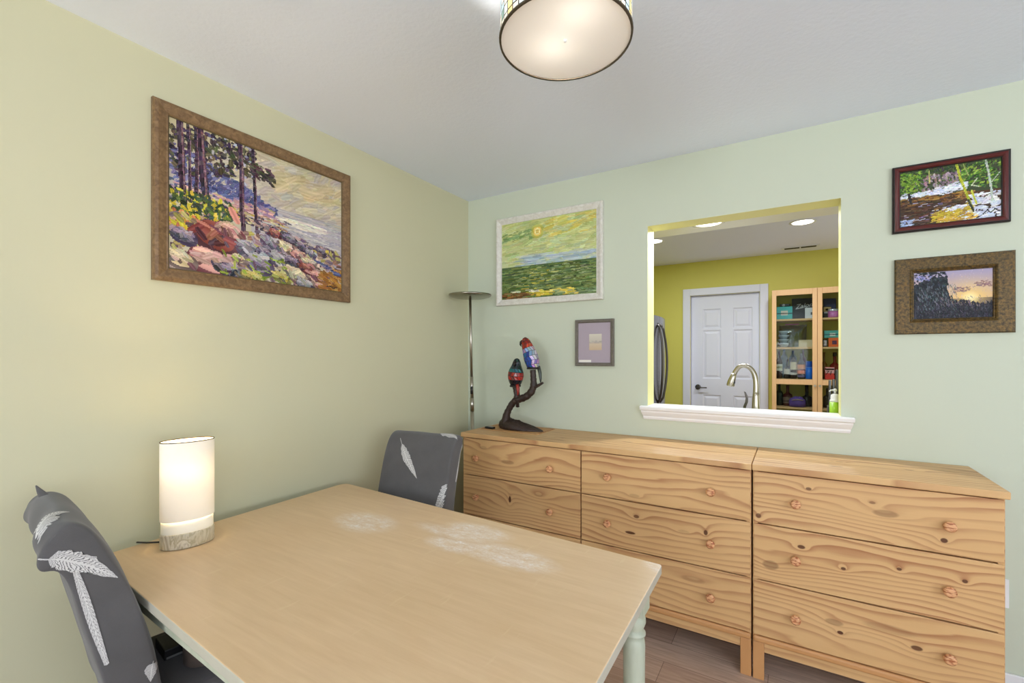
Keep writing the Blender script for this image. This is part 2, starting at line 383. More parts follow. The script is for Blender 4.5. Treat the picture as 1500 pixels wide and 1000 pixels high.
# ------------------------------------------------------------------ dressers
YD=-.426; YB=-.018
def knob(mb,x,z):
    mb.lathe([(.008,0),(.008,-.010),(.016,-.016),(.019,-.022),(.018,-.030),(.012,-.034)],16,(x,YD,z),'y',0)
def dresser(name,label,x0,x1,cols,kx,knots,tknots,seed):
    t=thing(name,label,'dresser',(x0,0,0))
    L=lambda mb:mb
    top=MB().box(-.010 if seed<3 else -.003,x1-x0+(.002 if seed<3 else .010),YD-.012,-.004,.893,.920); build('top',top,pine('pine_top_'+name,tknots,'y',seed,26,5),t,bevel=.004)
    c=MB()
    c.box(0,.018,YD+.006,YB,.125,.8925); c.box(x1-x0-.018,x1-x0,YD+.006,YB,.125,.8925); c.box(.018,x1-x0-.018,YB-.01,YB,.125,.8925); c.box(.018,x1-x0-.018,YD+.03,YB-.01,.165,.18)
    if len(cols)>1: c.box(cols[0][1]-x0-.006,cols[1][0]-x0+.006,YD+.024,YB-.01,.18,.8925)
    build('carcass',c,M['pine'],t)
    for ci,(a,b) in enumerate(cols):
        for ri,(z0,z1) in enumerate(((.6705,.8880),(.4305,.6650),(.1915,.4250))):
            m=pine('pine_drawer_%d'%len(bpy.data.materials),[(k[0]-x0,)+k[1:] for k in knots.get((ci,ri),())],'z',seed+ci*3.7+ri*1.9,(30,34,28)[ri]+seed*.7,(6.5,8,5.5)[(ri+ci)%3])
            d=build('drawer',MB().box(a-x0,b-x0,YD,YD+.022,z0,z1).box(a-x0+.03,b-x0-.03,YD+.022,YB-.03,z0+.02,z1-.04),m,t,bevel=.0014)
            for kxx in kx[ci]:
                kb=MB(); knob(kb,kxx-x0,(z0+z1)/2-.003+(.002 if ri==0 else -.013)*0); build('knob',kb,M['knob'],d)
    r=MB().box(.0,x1-x0,YD-.006,YD+.03,.160,.187); build('bottom_moulding',r,M['pineleg'],t,bevel=.008,seg=3)
    r=MB().box(.0425,x1-x0-.0425,YD+.008,YD+.028,.118,.1595); build('apron',r,M['pine'],t)
    for lx in (0,x1-x0-.042):
        for (ya,yb2) in ((YD+.002,YD+.044),(YB-.042,YB)):
            build('leg',MB().box(lx,lx+.042,ya,yb2,0,.1595 if ya<-.3 else .125),M['pineleg'],t,bevel=.002)
    return t
dresser('dresser','long knotty pine six-drawer dresser carrying the bird lamp, its left end in the corner',.280,1.837,((.283,1.046),(1.053,1.834)),((.390,.878),(1.199,1.678)),
  {(0,0):((.60,.775,.05,.014,.35),(.43,.84,.03,.012,.2)),(0,1):((.615,.565,.010,.022,1.),(.80,.62,.03,.012,.15)),(1,0):((1.33,.70,.03,.01,.2),),
   (1,1):((1.34,.60,.016,.010,.8),(1.31,.515,.030,.008,.95),(1.655,.585,.010,.014,.9),(1.56,.57,.03,.01,.15)),(1,2):((1.6,.36,.06,.016,.2),(1.25,.25,.03,.01,.2))},
  ((.95,-.22,.03,.006,.5),(.55,-.30,.03,.006,.2)),1.3)
dresser('dresser','knotty pine three-drawer dresser under the sunset picture, with a bare top',1.844,2.612,((1.847,2.609),),((2.0,2.466),),
  {(0,0):((2.045,.842,.012,.007,.8),(1.865,.70,.012,.012,.8),(2.29,.785,.045,.016,.4),(2.455,.718,.012,.010,.95),(2.25,.82,.012,.006,.5)),
   (0,1):((2.02,.600,.016,.009,.9),(1.91,.50,.035,.022,.45),(2.16,.545,.010,.007,.9),(2.33,.585,.009,.007,.9),(2.51,.585,.009,.008,.9)),
   (0,2):((2.15,.29,.012,.008,1.),(2.13,.325,.035,.014,.4),(2.38,.305,.02,.010,.9),(2.30,.35,.09,.02,.2))},
  ((.32,-.19,.016,.006,.6),(.30,-.30,.03,.008,.5),(.55,-.22,.018,.006,.5)),5.1)

# ------------------------------------------------------------------ dining table
TZ=.75
def table():
    t=thing('dining_table','wooden dining table with worn honey top and pale sage legs','table',(0,0,0))
    cs=[(.085,-1.132,.05),(1.652,-1.223,.012),(1.674,-2.196,.012),(.118,-2.100,.05)]
    poly=[]
    for i,(x,y,r) in enumerate(cs):
        p=Vector((x,y)); a=Vector(cs[i-1][:2])-p; b=Vector(cs[(i+1)%4][:2])-p; a.normalize(); b.normalize()
        n=6
        p0=p+a*r; p1=p+b*r
        for k in range(n+1):
            s=k/n; poly.append(tuple((1-s)**2*p0+2*s*(1-s)*p+s*s*p1))
        # gently bowed edge
    top=MB().prism(poly,TZ-.027,TZ)
    top.m=[0 if (len(f)>8 and fi%2==1) else 1 for fi,f in enumerate(top.f)]
    top.m[1]=0; top.m[0]=1
    build('tabletop',top,[M['tabletop'],M['tedge']],t,bevel=.003)
    L=[(.138,-1.190),(1.588,-1.298),(1.606,-2.12),(.160,-2.052)]
    for (x,y) in L:
        mb=MB(); mb.box(x-.036,x+.036,y-.036,y+.036,.63,TZ-.0275)
        mb.lathe([(.014,0),(.020,.006),(.021,.03),(.030,.08),(.029,.25),(.031,.42),(.032,.53),(.030,.548),(.022,.556),(.033,.562),(.033,.568),(.023,.574),(.028,.582),(.034,.598),(.033,.612),(.024,.626),(.026,.6305)],24,(x,y,0))
        build('leg',mb,M['sageleg'],t)
    for i in range(4):
        a=Vector(L[i]); b=Vector(L[(i+1)%4]); d=(b-a).normalized(); n=Vector((-d.y,d.x)); c=(Vector((.87,-1.66))-a)
        if n.dot(c)<0: n=-n
        a2=a+d*.037-n*.022; b2=b-d*.037-n*.022
        ap=MB(); q=[a2,b2,b2+n*.02,a2+n*.02]; ap.prism([tuple(v) for v in q],.655,TZ-.0275); build('apron',ap,M['sageleg'],t)
    return t
table()

# ------------------------------------------------------------------ chairs
PROF=[(0,.44),(-.003,.52),(-.025,.633),(-.066,.792),(-.099,.885),(-.128,.945),(-.155,.982),(-.183,.998),(-.204,.999),(-.222,.988),(-.233,.967),(-.235,.945),(-.230,.928),(-.214,.914),(-.198,.903),(-.186,.85),(-.164,.74),(-.134,.612),(-.108,.5),(-.098,.44)]
CW=.43
def chair(name,label,loc,rz,feathers,pinch=None,seed=0,CW=.41,tuft=None):
    t=thing(name,label,'chair',loc,rz)
    rnd=random.Random(seed)
    n=len(PROF); cy=[(PROF[i][0]+PROF[n-1-i][0])/2 for i in range(n)]
    xs=[-1,-.985,-.94,-.86,-.7,-.45,-.15,.15,.45,.7,.86,.94,.985,1]
    mb=MB(); vs=[]
    # axis of the back (centre line) used to shrink the end sections
    def centre(y,z):
        if z>.88: return (-.190,.945)
        s=(z-.44)/(.88-.44); return (-.05-.095*s,z)
    for xi,x in enumerate(xs):
        k={1:.80,.985:.90,.94:.965,.86:.99}.get(abs(x),1.)
        for j,(y,z) in enumerate(PROF):
            c=centre(y,z); kk=k
            yy=c[0]+(y-c[0])*kk; zz=c[1]+(z-c[1])*(kk if z>.88 else 1)
            w=.0035*math.sin(x*7+z*31+seed)+.003*math.sin(x*17-z*23+seed*2)
            if z>.85 and y<-.2: w*=2.2
            yy+=w; px=x*CW/2
            if .5<z<.86 : px+= .003*math.sin(z*40+seed)*(1 if abs(x)>.9 else 0)
            if pinch:
                for (ax,ay,az,dx,dy,dz,rad) in pinch:
                    d=math.sqrt((px-ax)**2+(yy-ay)**2+(zz-az)**2); q=max(0,1-d/rad)**2
                    px+=dx*q; yy+=dy*q; zz+=dz*q
            vs.append((px,yy,zz))
    fs=[]
    for i in range(len(xs)-1):
        for j in range(n):
            j2=(j+1)%n; fs.append((i*n+j,i*n+j2,(i+1)*n+j2,(i+1)*n+j))
    # end caps as strips across the back thickness (front j with rear n-1-j)
    for i,flip in ((0,0),(len(xs)-1,1)):
        b=i*n
        for j in range(n//2):
            q=(b+j,b+j+1,b+n-2-j,b+n-1-j)
            q=tuple(dict.fromkeys(q)); fs.append(q if flip else q[::-1])
    mb.add(vs,fs,0,True)
    back=build('backrest',mb,[M['cover'],M['feather']],t,sub=0)
    # bake one subdivision level, then lay the printed feathers on the cloth
    md=back.modifiers.new('s','SUBSURF'); md.levels=2; md.render_levels=2
    dg=bpy.context.evaluated_depsgraph_get(); ev=back.evaluated_get(dg); me=bpy.data.meshes.new_from_object(ev,depsgraph=dg)
    back.modifiers.clear(); back.data=me
    bm=bmesh.new(); bm.from_mesh(me); bvh=BVHTree.FromBMesh(bm); uvl=bm.loops.layers.uv.new('UVMap')
    for (pts,width,direction,shape) in feathers:
        d=Vector(direction).normalized(); N=26; K=8
        P=[Vector(p) for p in pts]
        def at(s):
            s*=len(P)-1; i=min(int(s),len(P)-2); return P[i].lerp(P[i+1],s-i)
        grid=[]
        for i in range(N+1):
            s=i/N; p=at(s); tg=(at(min(1,s+.02))-at(max(0,s-.02))).normalized(); sd=tg.cross(d).normalized()
            if shape=='strip': w=width*(.55+.45*math.sin(math.pi*min(1,s*1.02)))
            else:
                w=width*(math.sin(math.pi*min(1.,max(0.,(s-.16)/.84))**.8) if s>.16 else .04)+width*.03
            row=[]
            for k in range(K+1):
                v=k/K; off=(v-.5)*2*w
                if k in (0,K): off*=1-.28*rnd.random()*(shape!='strip') 
                q=p+sd*off+tg*(-abs(v-.5)*w*.9)
                hit,nor,_,_=bvh.ray_cast(q-d*.5,d)
                row.append(None if hit is None else (bm.verts.new(hit-d*.0012+nor*.0004*(1 if nor.dot(d)<0 else -1)),(s,v)))
            grid.append(row)
        for i in range(N):
            for k in range(K):
                q=[grid[i][k],grid[i][k+1],grid[i+1][k+1],grid[i+1][k]]
                if None in q: continue
                zz=[(a[0].co-q[0][0].co).length for a in q]
                if max(zz)>.06: continue
                f=bm.faces.new([a[0] for a in q]); f.material_index=1; f.smooth=True
                for lp,a in zip(f.loops,q): lp[uvl].uv=a[1]
    bm.to_mesh(me); bm.free(); me.update()
    if tuft:
        x,y,z=tuft; build('cloth_corner',MB().tube([(x+.035,y+.010,z-.012),(x+.012,y,z+.004),(x,y-.008,z+.020),(x-.006,y-.014,z+.034)],[.014,.011,.006,.0015],10),M['cover'],t)
    # seat and legs
    s=MB(); s.box(-CW/2,CW/2,-.004,.415,.33,.475)
    build('seat',s,M['cover'],t,bevel=.03,seg=4)
    for (lx,ly) in ((-.18,-.05),(.18,-.05),(-.175,.375),(.175,.375)):
        ls=MB(); ls.lathe([(.016,0),(.028,.33 if ly>0 else .3305)],4,(lx,ly,0),rot=R(45),smooth=False)
        if ly<0:
            ls.v=[(x,y-(.33-z)*.16,z) for x,y,z in ls.v]; ls.lathe([(.026,.3305),(.026,.45)],4,(lx,ly,0),rot=R(45),smooth=False)
        build('leg',ls,M['darkwood'],t)
    return t
# near chair: local x=+CW/2 side is the one turned to the room
# chair origin sits at the front face of the back, floor level
a1=R(-8.5); near=(.392,-2.064,0)
side=(-1,0,0); down=(0,0,-1)
chair('dining_chair','charcoal feather-print chair at the near end of the table, seen from the side',near,a1,[
   ([(.205,-.244,1.2),(.150,-.236,1.2),(.100,-.212,1.2),(.078,-.172,1.2)],.034,down,'f'),
   ([(.3,-.236,.932),(.3,-.200,.920),(.3,-.150,.886),(.3,-.100,.840)],.025,side,'f'),
   ([(.3,-.176,.885),(.3,-.160,.815),(.3,-.142,.731),(.3,-.120,.636)],.0085,side,'strip'),
   ([(.3,-.030,.60),(.3,-.034,.58),(.3,-.036,.55)],.016,side,'f'),
  ],pinch=[(.205,-.225,.925,.012,-.008,-.028,.06)],seed=1,CW=.405,tuft=(-.165,-.200,.988))
fd=(0,-1,0)
a2=R(188.); far=(.445,-1.098,0)
chair('dining_chair','charcoal feather-print chair at the far end of the table beside the long dresser',far,a2,[
   ([(.122,.5,.968),(.050,.5,.885),(-.030,.5,.800)],.022,fd,'f'),
   ([(-.206,.5,.812),(-.188,.5,.742),(-.150,.5,.650)],.030,fd,'f'),
   ([(-.065,-.196,1.3),(-.130,-.190,1.3),(-.200,-.165,1.3)],.022,down,'f'),
   ([(-.3,-.215,.945),(-.3,-.200,.905),(-.3,-.175,.84),(-.3,-.150,.78)],.012,(1,0,0),'strip'),
  ],seed=4,CW=.392)

# ------------------------------------------------------------------ table lamp
def table_lamp():
    t=thing('table_lamp','lit white oval table lamp on the dining table','lamp',(.250,-1.900,TZ+.001))
    rz=R(-14); A,B=.0485,.0765
    K=dict(sx=A,sy=B,rot=rz)
    build('base',MB().lathe([(.97,0),(1,.004),(1,.047),(.985,.050)],48,**K),M['marble'],t)
    build('collar',MB().lathe([(.965,.0502),(.955,.0935),(.5,.0940)],48,cap=False,**K),M['collar'],t,fix=False)
    sh=MB(); sh.lathe([(.99,.090),(1.0,.092),(1.0,.347)],48,cap=False,**K); build('lamp_shade',sh,M['shade'],t,fix=False)
    rm=MB(); rm.lathe([(1.005,.3465),(1.012,.350),(.985,.350),(.985,.3465)],48,cap=False,**K); build('shade_rim',rm,M['bronze'],t)
    sp=MB().lathe([(.012,.078),(.012,.15)],12); sp.tube([(0,0,.15),(0,0,.17)],.016); build('socket',sp,M['white'],t)
    bl=MB().lathe([(.006,.165),(.018,.180),(.021,.205),(.020,.235),(.014,.265),(.004,.275)],16); build('bulb',bl,M['bulbglass'],t)
    cd=MB().tube([(-.04,-.03,.012),(-.075,-.05,.006),(-.11,-.075,.005),(-.145,-.09,.004)],.003,8); build('cord',cd,M['black'],t)
    for lz in (.150,.245):
        ld=bpy.data.lights.new('table_lamp_bulb','POINT'); ld.energy=9.5; ld.color=(1,.80,.50); ld.shadow_soft_size=.02
        lo=bpy.data.objects.new('table_lamp_light',ld); COL.objects.link(lo); lo.parent=t; lo.location=(0,0,lz)
table_lamp()

# ------------------------------------------------------------------ stained-glass helpers
def leadmesh(name,mb,colors,parent,inset=.0016,mats=None):
    """every quad of mb becomes a glass tile in its own colour, edged with dark came"""
    bm=bmesh.new(); vs=[bm.verts.new(v) for v in mb.v]; fl=[]
    for f in mb.f: fl.append(bm.faces.new([vs[i] for i in f]))
    cl=bm.loops.layers.color.new('paint') if False else bm.loops.layers.float_color.new('paint')
    for f,c in zip(fl,colors):
        for lp in f.loops: lp[cl]=(*lin(c),1)
    bmesh.ops.recalc_face_normals(bm,faces=bm.faces)
    r=bmesh.ops.inset_individual(bm,faces=fl,thickness=inset,depth=0)
    for f in r['faces']: f.material_index=1
    me=bpy.data.meshes.new(name); bm.to_mesh(me); bm.free()
    for m in (mats or (M['leaded'],M['lead'])): me.materials.append(m)
    o=bpy.data.objects.new(name,me); COL.objects.link(o); o.parent=parent; return o

# ------------------------------------------------------------------ ceiling lamp
BULBS=((-.040,.010),(.073,-.078))
def ceiling_lamp():
    cx,cy,r,z=1.4847,-1.5586,.1690,2.2
    t=thing('ceiling_lamp','lit round drum ceiling lamp with stained-glass side','lamp',(cx,cy,ZC-.001))
    z0=z-ZC
    d=MB().lathe([(.0005,z0+.004),(r-.002,z0+.004)],64,cap=False); build('diffuser',d,M['diffuser'],t,fix=False)
    build('finial',MB().lathe([(.004,z0+.004),(.004,z0),(.002,z0-.002)],12),M['white'],t)
    ring=MB().lathe([(r-.003,z0+.001),(r+.002,z0),(r+.003,z0+.006),(r-.001,z0+.007)],64,cap=False); build('bottom_ring',ring,M['bronze'],t)
    ring=MB().lathe([(r-.003,z0+.2),(r+.003,z0+.2),(r+.003,z0+.208),(r-.003,z0+.208)],64,cap=False); build('top_ring',ring,M['bronze'],t)
    g=MB(); n=48; hs=[.007,.022,.045,.062,.10,.14,.16,.2]; rnd=random.Random(3); cols=[]
    vs=[]
    for h in hs:
        for k in range(n):
            a=2*math.pi*(k+(.0))/n; vs.append((r*math.cos(a),r*math.sin(a),z0+h))
    fs=[]
    for i in range(len(hs)-1):
        for k in range(n):
            fs.append((i*n+k,i*n+(k+1)%n,(i+1)*n+(k+1)%n,(i+1)*n+k))
            m=k%8
            if m in (0,): c=(242,220,150)
            elif m in (4,) and i in (2,3): c=(140,100,160)
            elif i in (1,5) and m in (2,6): c=(120,150,140)
            else: c=rnd.choice([(206,226,236),(220,234,238),(186,212,228),(236,228,210)])
            cols.append(c)
    g.add(vs,fs); leadmesh('glass_drum',g,cols,t,.0026)
    build('canopy',MB().lathe([(.075,-.0),(.075,-.012),(.03,-.03),(.012,-.034),(.012,z0+.2)],32),M['white'],t)
    sp=MB()
    for k in range(3):
        a=k*2.094; sp.tube([(0,0,z0+.2),(r*math.cos(a),r*math.sin(a),z0+.2)],.004,8)
    build('spider',sp,M['bronze'],t)
    for (bx,by) in BULBS:
        b=MB().lathe([(.010,z0+.13),(.022,z0+.11),(.028,z0+.085),(.02,z0+.062),(.004,z0+.055)],16,(bx,by,0)); build('bulb',b,M['bulbglass'],t)
        build('socket',MB().lathe([(.014,z0+.13),(.014,z0+.2)],12,(bx,by,0)),M['white'],t)
        ld=bpy.data.lights.new('ceiling_bulb','POINT'); ld.energy=13.; ld.color=(1,.95,.88); ld.shadow_soft_size=.02
        lo=bpy.data.objects.new('ceiling_lamp_light',ld); COL.objects.link(lo); lo.parent=t; lo.location=(bx,by,z0+.085)
ceiling_lamp()

# ------------------------------------------------------------------ floor lamp
def floor_lamp():
    t=thing('floor_lamp','slim nickel torchiere floor lamp in the corner behind the dresser','lamp',(.205,-.2,0))
    build('base',MB().lathe([(.11,0),(.115,.004),(.112,.016),(.03,.024),(.012,.03)],40),M['steel'],t)
    T=Vector((-.040,0,1.772))
    P=lambda s:tuple(Vector((0,0,.02))+(T-Vector((0,0,.02)))*s)
    mb=MB().tube([P(0),P(.57)],.012,14); mb.tube([P(.57),P(.62)],.0135,14); build('lower_pole',mb,M['steel'],t)
    build('switch',MB().lathe([(.008,0),(.008,.05)],10,tuple(Vector(P(.635))+Vector((.004,-.009,0)))),M['black'],t)
    mb=MB().tube([P(.62),P(.70)],.0115,14); mb.tube([P(.70),P(.995)],[.0095,.0085],14); build('upper_pole',mb,M['steel'],t)
    build('lamp_head',MB().lathe([(.015,-.016),(.05,-.012),(.10,-.006),(.134,.003),(.142,.010),(.141,.018),(.134,.017),(.10,.012),(.02,.008)],56,tuple(T)),plain('nickel_head',(150,146,132),.22,1.),t)
floor_lamp()

# ------------------------------------------------------------------ parrot lamp on its mat
mat_t=NT('woven_brown_placemat'); co=mat_t.coord(); w1=mat_t.n('ShaderNodeTexWave'); mat_t.l(mat_t.map(co,(1,1,1)),w1.inputs['Vector']); w1.inputs['Scale'].default_value=26; w1.bands_direction='Y'; w1.inputs['Distortion'].default_value=1.2
mat_t.col(mat_t.mix(w1.outputs['Fac'],(186,132,84),(214,168,112))); mat_t.p(Roughness=.7)
mm=MB().box(.305,.715,-.285,-.045,.9205,.9228)
for (a,b,c,d) in ((.311,.709,-.281,-.276),(.311,.709,-.054,-.049),(.311,.316,-.276,-.054),(.704,.709,-.276,-.054)): mm.box(a,b,c,d,.9228,.9233,1)
tag(build('placemat',mm,[mat_t.mat,plain('placemat_border',(150,98,62),.7)]),'thin brown rectangular mat under the bird lamp','mat')
def parrot_lamp():
    zb=.9236; O=(.54,-.185,zb)
    t=thing('bird_lamp','dark branch lamp with two stained-glass parrots on the long dresser','lamp',O)
    g=lambda p:(p[0]-O[0],p[1]-O[1],p[2]-O[2])
    rnd=random.Random(5)
    b=MB(); n=28; rings=[(1.02,0),(1.,.010),(.92,.022),(.74,.034),(.5,.044),(.22,.050)]
    vs=[];fs=[]
    for i,(s,h) in enumerate(rings):
        for k in range(n):
            a=2*math.pi*k/n; w=1+.05*math.sin(3*a+1)+.04*rnd.uniform(-1,1)
            hx=-.04*(i/5.); hh=h*(1.15-.55*math.cos(a)*s)*(1+.18*rnd.uniform(-1,1)) if i else 0
            vs.append((hx+.150*s*w*math.cos(a),.055*s*w*math.sin(a),hh))
    for i in range(len(rings)-1):
        for k in range(n): fs.append((i*n+k,i*n+(k+1)%n,(i+1)*n+(k+1)%n,(i+1)*n+k))
    fs.append(tuple(range(n))[::-1]); fs.append(tuple(5*n+k for k in range(n))); b.add(vs,fs,0,True)
    build('base',b,M['resin'],t)
    def br(pts,rad,name):
        # smooth polyline, knobbly radius
        P=[Vector(g(p)) for p in pts]; q=[];rr=[]
        for i in range(len(P)-1):
            p0=P[max(i-1,0)];p1=P[i];p2=P[i+1];p3=P[min(i+2,len(P)-1)]
            for k in range(6):
                s=k/6; q.append(.5*((2*p1)+(p2-p0)*s+(2*p0-5*p1+4*p2-p3)*s*s+(3*p1-p0-3*p2+p3)*s**3)); rr.append((rad[i]*(1-s)+rad[i+1]*s)*(1+.10*rnd.uniform(-1,1)))
        q.append(P[-1]); rr.append(rad[-1])
        return build(name,MB().tube(q,rr,12),M['resin'],t)
    Y=-.2
    br([(.440,Y,.945),(.448,Y,1.0),(.470,Y,1.05),(.505,Y,1.095),(.545,Y,1.115),(.588,Y,1.130),(.626,Y,1.160),(.645,Y,1.20),(.644,Y,1.25),(.640,Y,1.298)],[.026,.023,.020,.021,.024,.022,.021,.021,.018,.019],'branch')
    br([(.515,Y,1.10),(.528,Y,1.13),(.522,Y,1.165),(.514,Y,1.195)],[.018,.020,.018,.018],'branch')
    br([(.640,Y,1.19),(.675,Y-.004,1.202),(.714,Y-.008,1.222)],[.014,.010,.007],'twig')
    br([(.532,Y,1.07),(.545,Y-.02,1.105)],[.012,.007],'twig')
    def bird(axis,rads,pal,head,beak,tail,name,lab,fl=1.):
        # lofted body of leaded tiles along a bent axis
        A=[Vector(g(p)) for p in axis]; n=14; vs=[];fs=[];cols=[]
        m=len(A)
        for i,p in enumerate(A):
            tg=(A[min(i+1,m-1)]-A[max(i-1,0)]).normalized(); u=tg.cross(Vector((0,1,0))).normalized(); w=u.cross(tg).normalized()
            for k in range(n):
                a=2*math.pi*(k+(.5 if i%2 else 0))/n; vs.append(p+(u*math.cos(a)+w*math.sin(a)*.92)*rads[i])
        for i in range(m-1):
            for k in range(n):
                fs.append((i*n+k,i*n+(k+1)%n,(i+1)*n+(k+1)%n,(i+1)*n+k))
                c=pal(i/(m-2.),k/n); cols.append(tuple(min(255,max(0,int(v*rnd.uniform(.8,1.15)))) for v in c))
        fs.append(tuple(range(n))[::-1]); cols.append(cols[0]); fs.append(tuple((m-1)*n+k for k in range(n))); cols.append(cols[-1])
        mb=MB().add(vs,fs); o=leadmesh(name,mb,cols,t,.0017); o['label']=lab
        h=MB(); bk=[Vector(g(p)) for p in beak]; h.tube(bk,[.010,.009,.006,.0015],10); build('beak',h,M['lead'],o)
        hc=Vector(g(head))
        for sy in (-1,1): e=MB(); e.lathe([(.0005,-.003),(.004,-.001),(.004,.001),(.0005,.003)],10,(hc.x,hc.y+sy*rads[2]*.88,hc.z),'y'); build('eye',e,M['black'],o)
        tl=MB(); P=[Vector(g(p)) for p in tail]; tl.tube(P,[.012,.011,.008,.004],8); build('tail',tl,plain('tail_glass_%d'%len(bpy.data.materials),tailc,.3),o)
        bs=A[-1]; build('collar',MB().lathe([(rads[-1]+.006,-.006),(rads[-1]+.008,0),(rads[-1]+.004,.007)],20,tuple(bs)),M['lead'],o)
    def pal1(s,k):
        if s<.50: return (160,46,36) if rnd.random()<.8 else (196,90,52)
        if s<.56: return (60,84,170) if k<.5 else (176,166,196)
        front=.30<k<.72
        if front: return (40,70,146) if rnd.random()<.75 else (34,100,140)
        return (184,176,204) if rnd.random()<.8 else (130,130,186)
    tailc=(58,66,60)
    bird([(.590,Y,1.497),(.588,Y,1.490),(.590,Y,1.472),(.597,Y,1.452),(.606,Y,1.430),(.616,Y,1.405),(.626,Y,1.378),(.634,Y,1.352),(.640,Y,1.328),(.644,Y,1.308)],[.006,.018,.028,.033,.037,.043,.046,.046,.041,.034],pal1,(.585,Y,1.474),[(.568,Y,1.474),(.556,Y,1.467),(.552,Y,1.452),(.558,Y,1.440)],[(.672,Y+.012,1.32),(.684,Y+.010,1.28),(.690,Y+.006,1.245),(.692,Y+.004,1.222)],'parrot','upper parrot with red head and lilac wing')
    def pal2(s,k):
        if s<.42: return (34,44,46) if rnd.random()<.75 else (52,84,84)
        if s<.60: return (36,118,104) if rnd.random()<.45 else (38,50,50)
        if s<.80: return (170,44,36) if rnd.random()<.8 else (96,40,40)
        return (36,34,38)
    tailc=(150,48,38)
    bird([(.527,Y,1.368),(.527,Y,1.362),(.526,Y,1.346),(.524,Y,1.326),(.522,Y,1.304),(.520,Y,1.282),(.518,Y,1.258),(.517,Y,1.234),(.516,Y,1.212),(.515,Y,1.196)],[.005,.016,.024,.030,.040,.049,.051,.047,.038,.028],pal2,(.526,Y,1.340),[(.530,Y-.022,1.344),(.531,Y-.034,1.337),(.531,Y-.038,1.326),(.531,Y-.033,1.316)],[(.540,Y-.018,1.205),(.548,Y-.022,1.180),(.550,Y-.024,1.160),(.546,Y-.022,1.140)],'parrot','lower parrot with dark head and red breast')
parrot_lamp()
rm=thing('remote_control','small black gadget on the mat beside the bird lamp','remote',(.358,-.250,.9230),R(-6))
build('body',MB().box(-.032,.032,-.016,.016,.0008,.013),M['black'],rm,bevel=.004,seg=3)
build('screen',MB().box(-.012,.022,-.010,.009,.0132,.0142),plain('grey_screen',(140,146,146),.3),rm)

# ------------------------------------------------------------------ paintings
def S(c): return np.array(c,float)/255.
class Canvas:
    def __init__(s,w,h,bg,seed): s.w,s.h=w,h; s.a=np.zeros((h,w,3))+S(bg); s.r=np.random.default_rng(seed)
    def grad(s,t0,t1,c0,c1,x0=0,x1=1):
        for j in range(int(t0*s.h),min(s.h,int(math.ceil(t1*s.h)))):
            k=(j/s.h-t0)/max(1e-6,t1-t0); s.a[j,int(x0*s.w):int(x1*s.w)]=S(c0)*(1-k)+S(c1)*k
    def dab(s,x,y,L,W,ang,c,al=1.,jit=.05,streak=.06):
        """x,y,L,W in fractions of canvas width/height(x) ; oriented brush mark with bristle streaks"""
        cx,cy=x*s.w,y*s.h; l=L*s.w/2; w=W*s.w/2; R0=int(max(l,w))+2
        x0,x1=max(0,int(cx)-R0),min(s.w,int(cx)+R0+1); y0,y1=max(0,int(cy)-R0),min(s.h,int(cy)+R0+1)
        if x0>=x1 or y0>=y1: return
        Y,X=np.mgrid[y0:y1,x0:x1]; dx,dy=X-cx,Y-cy; ca,sa=math.cos(ang),math.sin(ang)
        u=(dx*ca+dy*sa)/max(l,.5); v=(-dx*sa+dy*ca)/max(w,.5)
        m=((np.abs(u)**2.6+np.abs(v)**2.6)<1)*al
        col=S(c)+s.r.normal(0,jit,1)+s.r.normal(0,jit*.35,3)
        st=np.sin(v*5+s.r.uniform(0,6))*streak
        cc=np.clip(col[None,None]+st[...,None],0,1)
        s.a[y0:y1,x0:x1]=s.a[y0:y1,x0:x1]*(1-m[...,None])+cc*m[...,None]
    def strokes(s,n,fx,fy,L,W,ang,pal,al=.85,aj=.3,jit=.05):
        for _ in range(n):
            x=s.r.uniform(*fx); y=fy(x) if callable(fy) else s.r.uniform(*fy)
            s.dab(x,y,L*s.r.uniform(.5,1.3),W*s.r.uniform(.6,1.3),ang+s.r.normal(0,aj),pal[s.r.integers(len(pal))],al,jit)
    def line(s,pts,w,c,jit=.03,al=1.):
        for (a,b) in zip(pts[:-1],pts[1:]):
            n=max(2,int(math.hypot((b[0]-a[0])*s.w,(b[1]-a[1])*s.h)/(w*s.w*.5+.5)))
            for i in range(n+1):
                k=i/n; s.dab(a[0]+(b[0]-a[0])*k,a[1]+(b[1]-a[1])*k,w*1.5,w,math.atan2((b[1]-a[1])*s.h,(b[0]-a[0])*s.w),c,al,jit)
def canvas_obj(cv,w,h,parent,y,name='canvas',mat=None,cx=0,cz=0):
    """flat painted panel facing -y, centred on the thing's origin, one colour per small facet"""
    W,H=cv.w,cv.h; xs=np.linspace(-w/2,w/2,W+1)+cx; zs=np.linspace(h/2,-h/2,H+1)+cz
    X,Z=np.meshgrid(xs,zs); V=np.stack([X,np.full_like(X,y),Z],-1).reshape(-1,3)
    i=np.arange(H*W); r=i//W; c=i%W; a=r*(W+1)+c; F=np.stack([a,a+W+1,a+W+2,a+1],1)
    me=bpy.data.meshes.new(name); me.vertices.add(len(V)); me.vertices.foreach_set('co',V.ravel())
    me.loops.add(F.size); me.loops.foreach_set('vertex_index',F.ravel()); me.polygons.add(len(F)); me.polygons.foreach_set('loop_start',np.arange(len(F))*4)
    me.update(calc_edges=True)
    s=np.clip(cv.a.reshape(-1,3),0,1); L=np.where(s<=.04045,s/12.92,((s+.055)/1.055)**2.4)
    ca=me.color_attributes.new('paint','FLOAT_COLOR','CORNER'); col=np.ones((len(F)*4,4)); col[:,:3]=np.repeat(L,4,0); ca.data.foreach_set('color',col.ravel())
    me.materials.append(mat or M['oil']); o=bpy.data.objects.new(name,me); COL.objects.link(o); o.parent=parent; return o
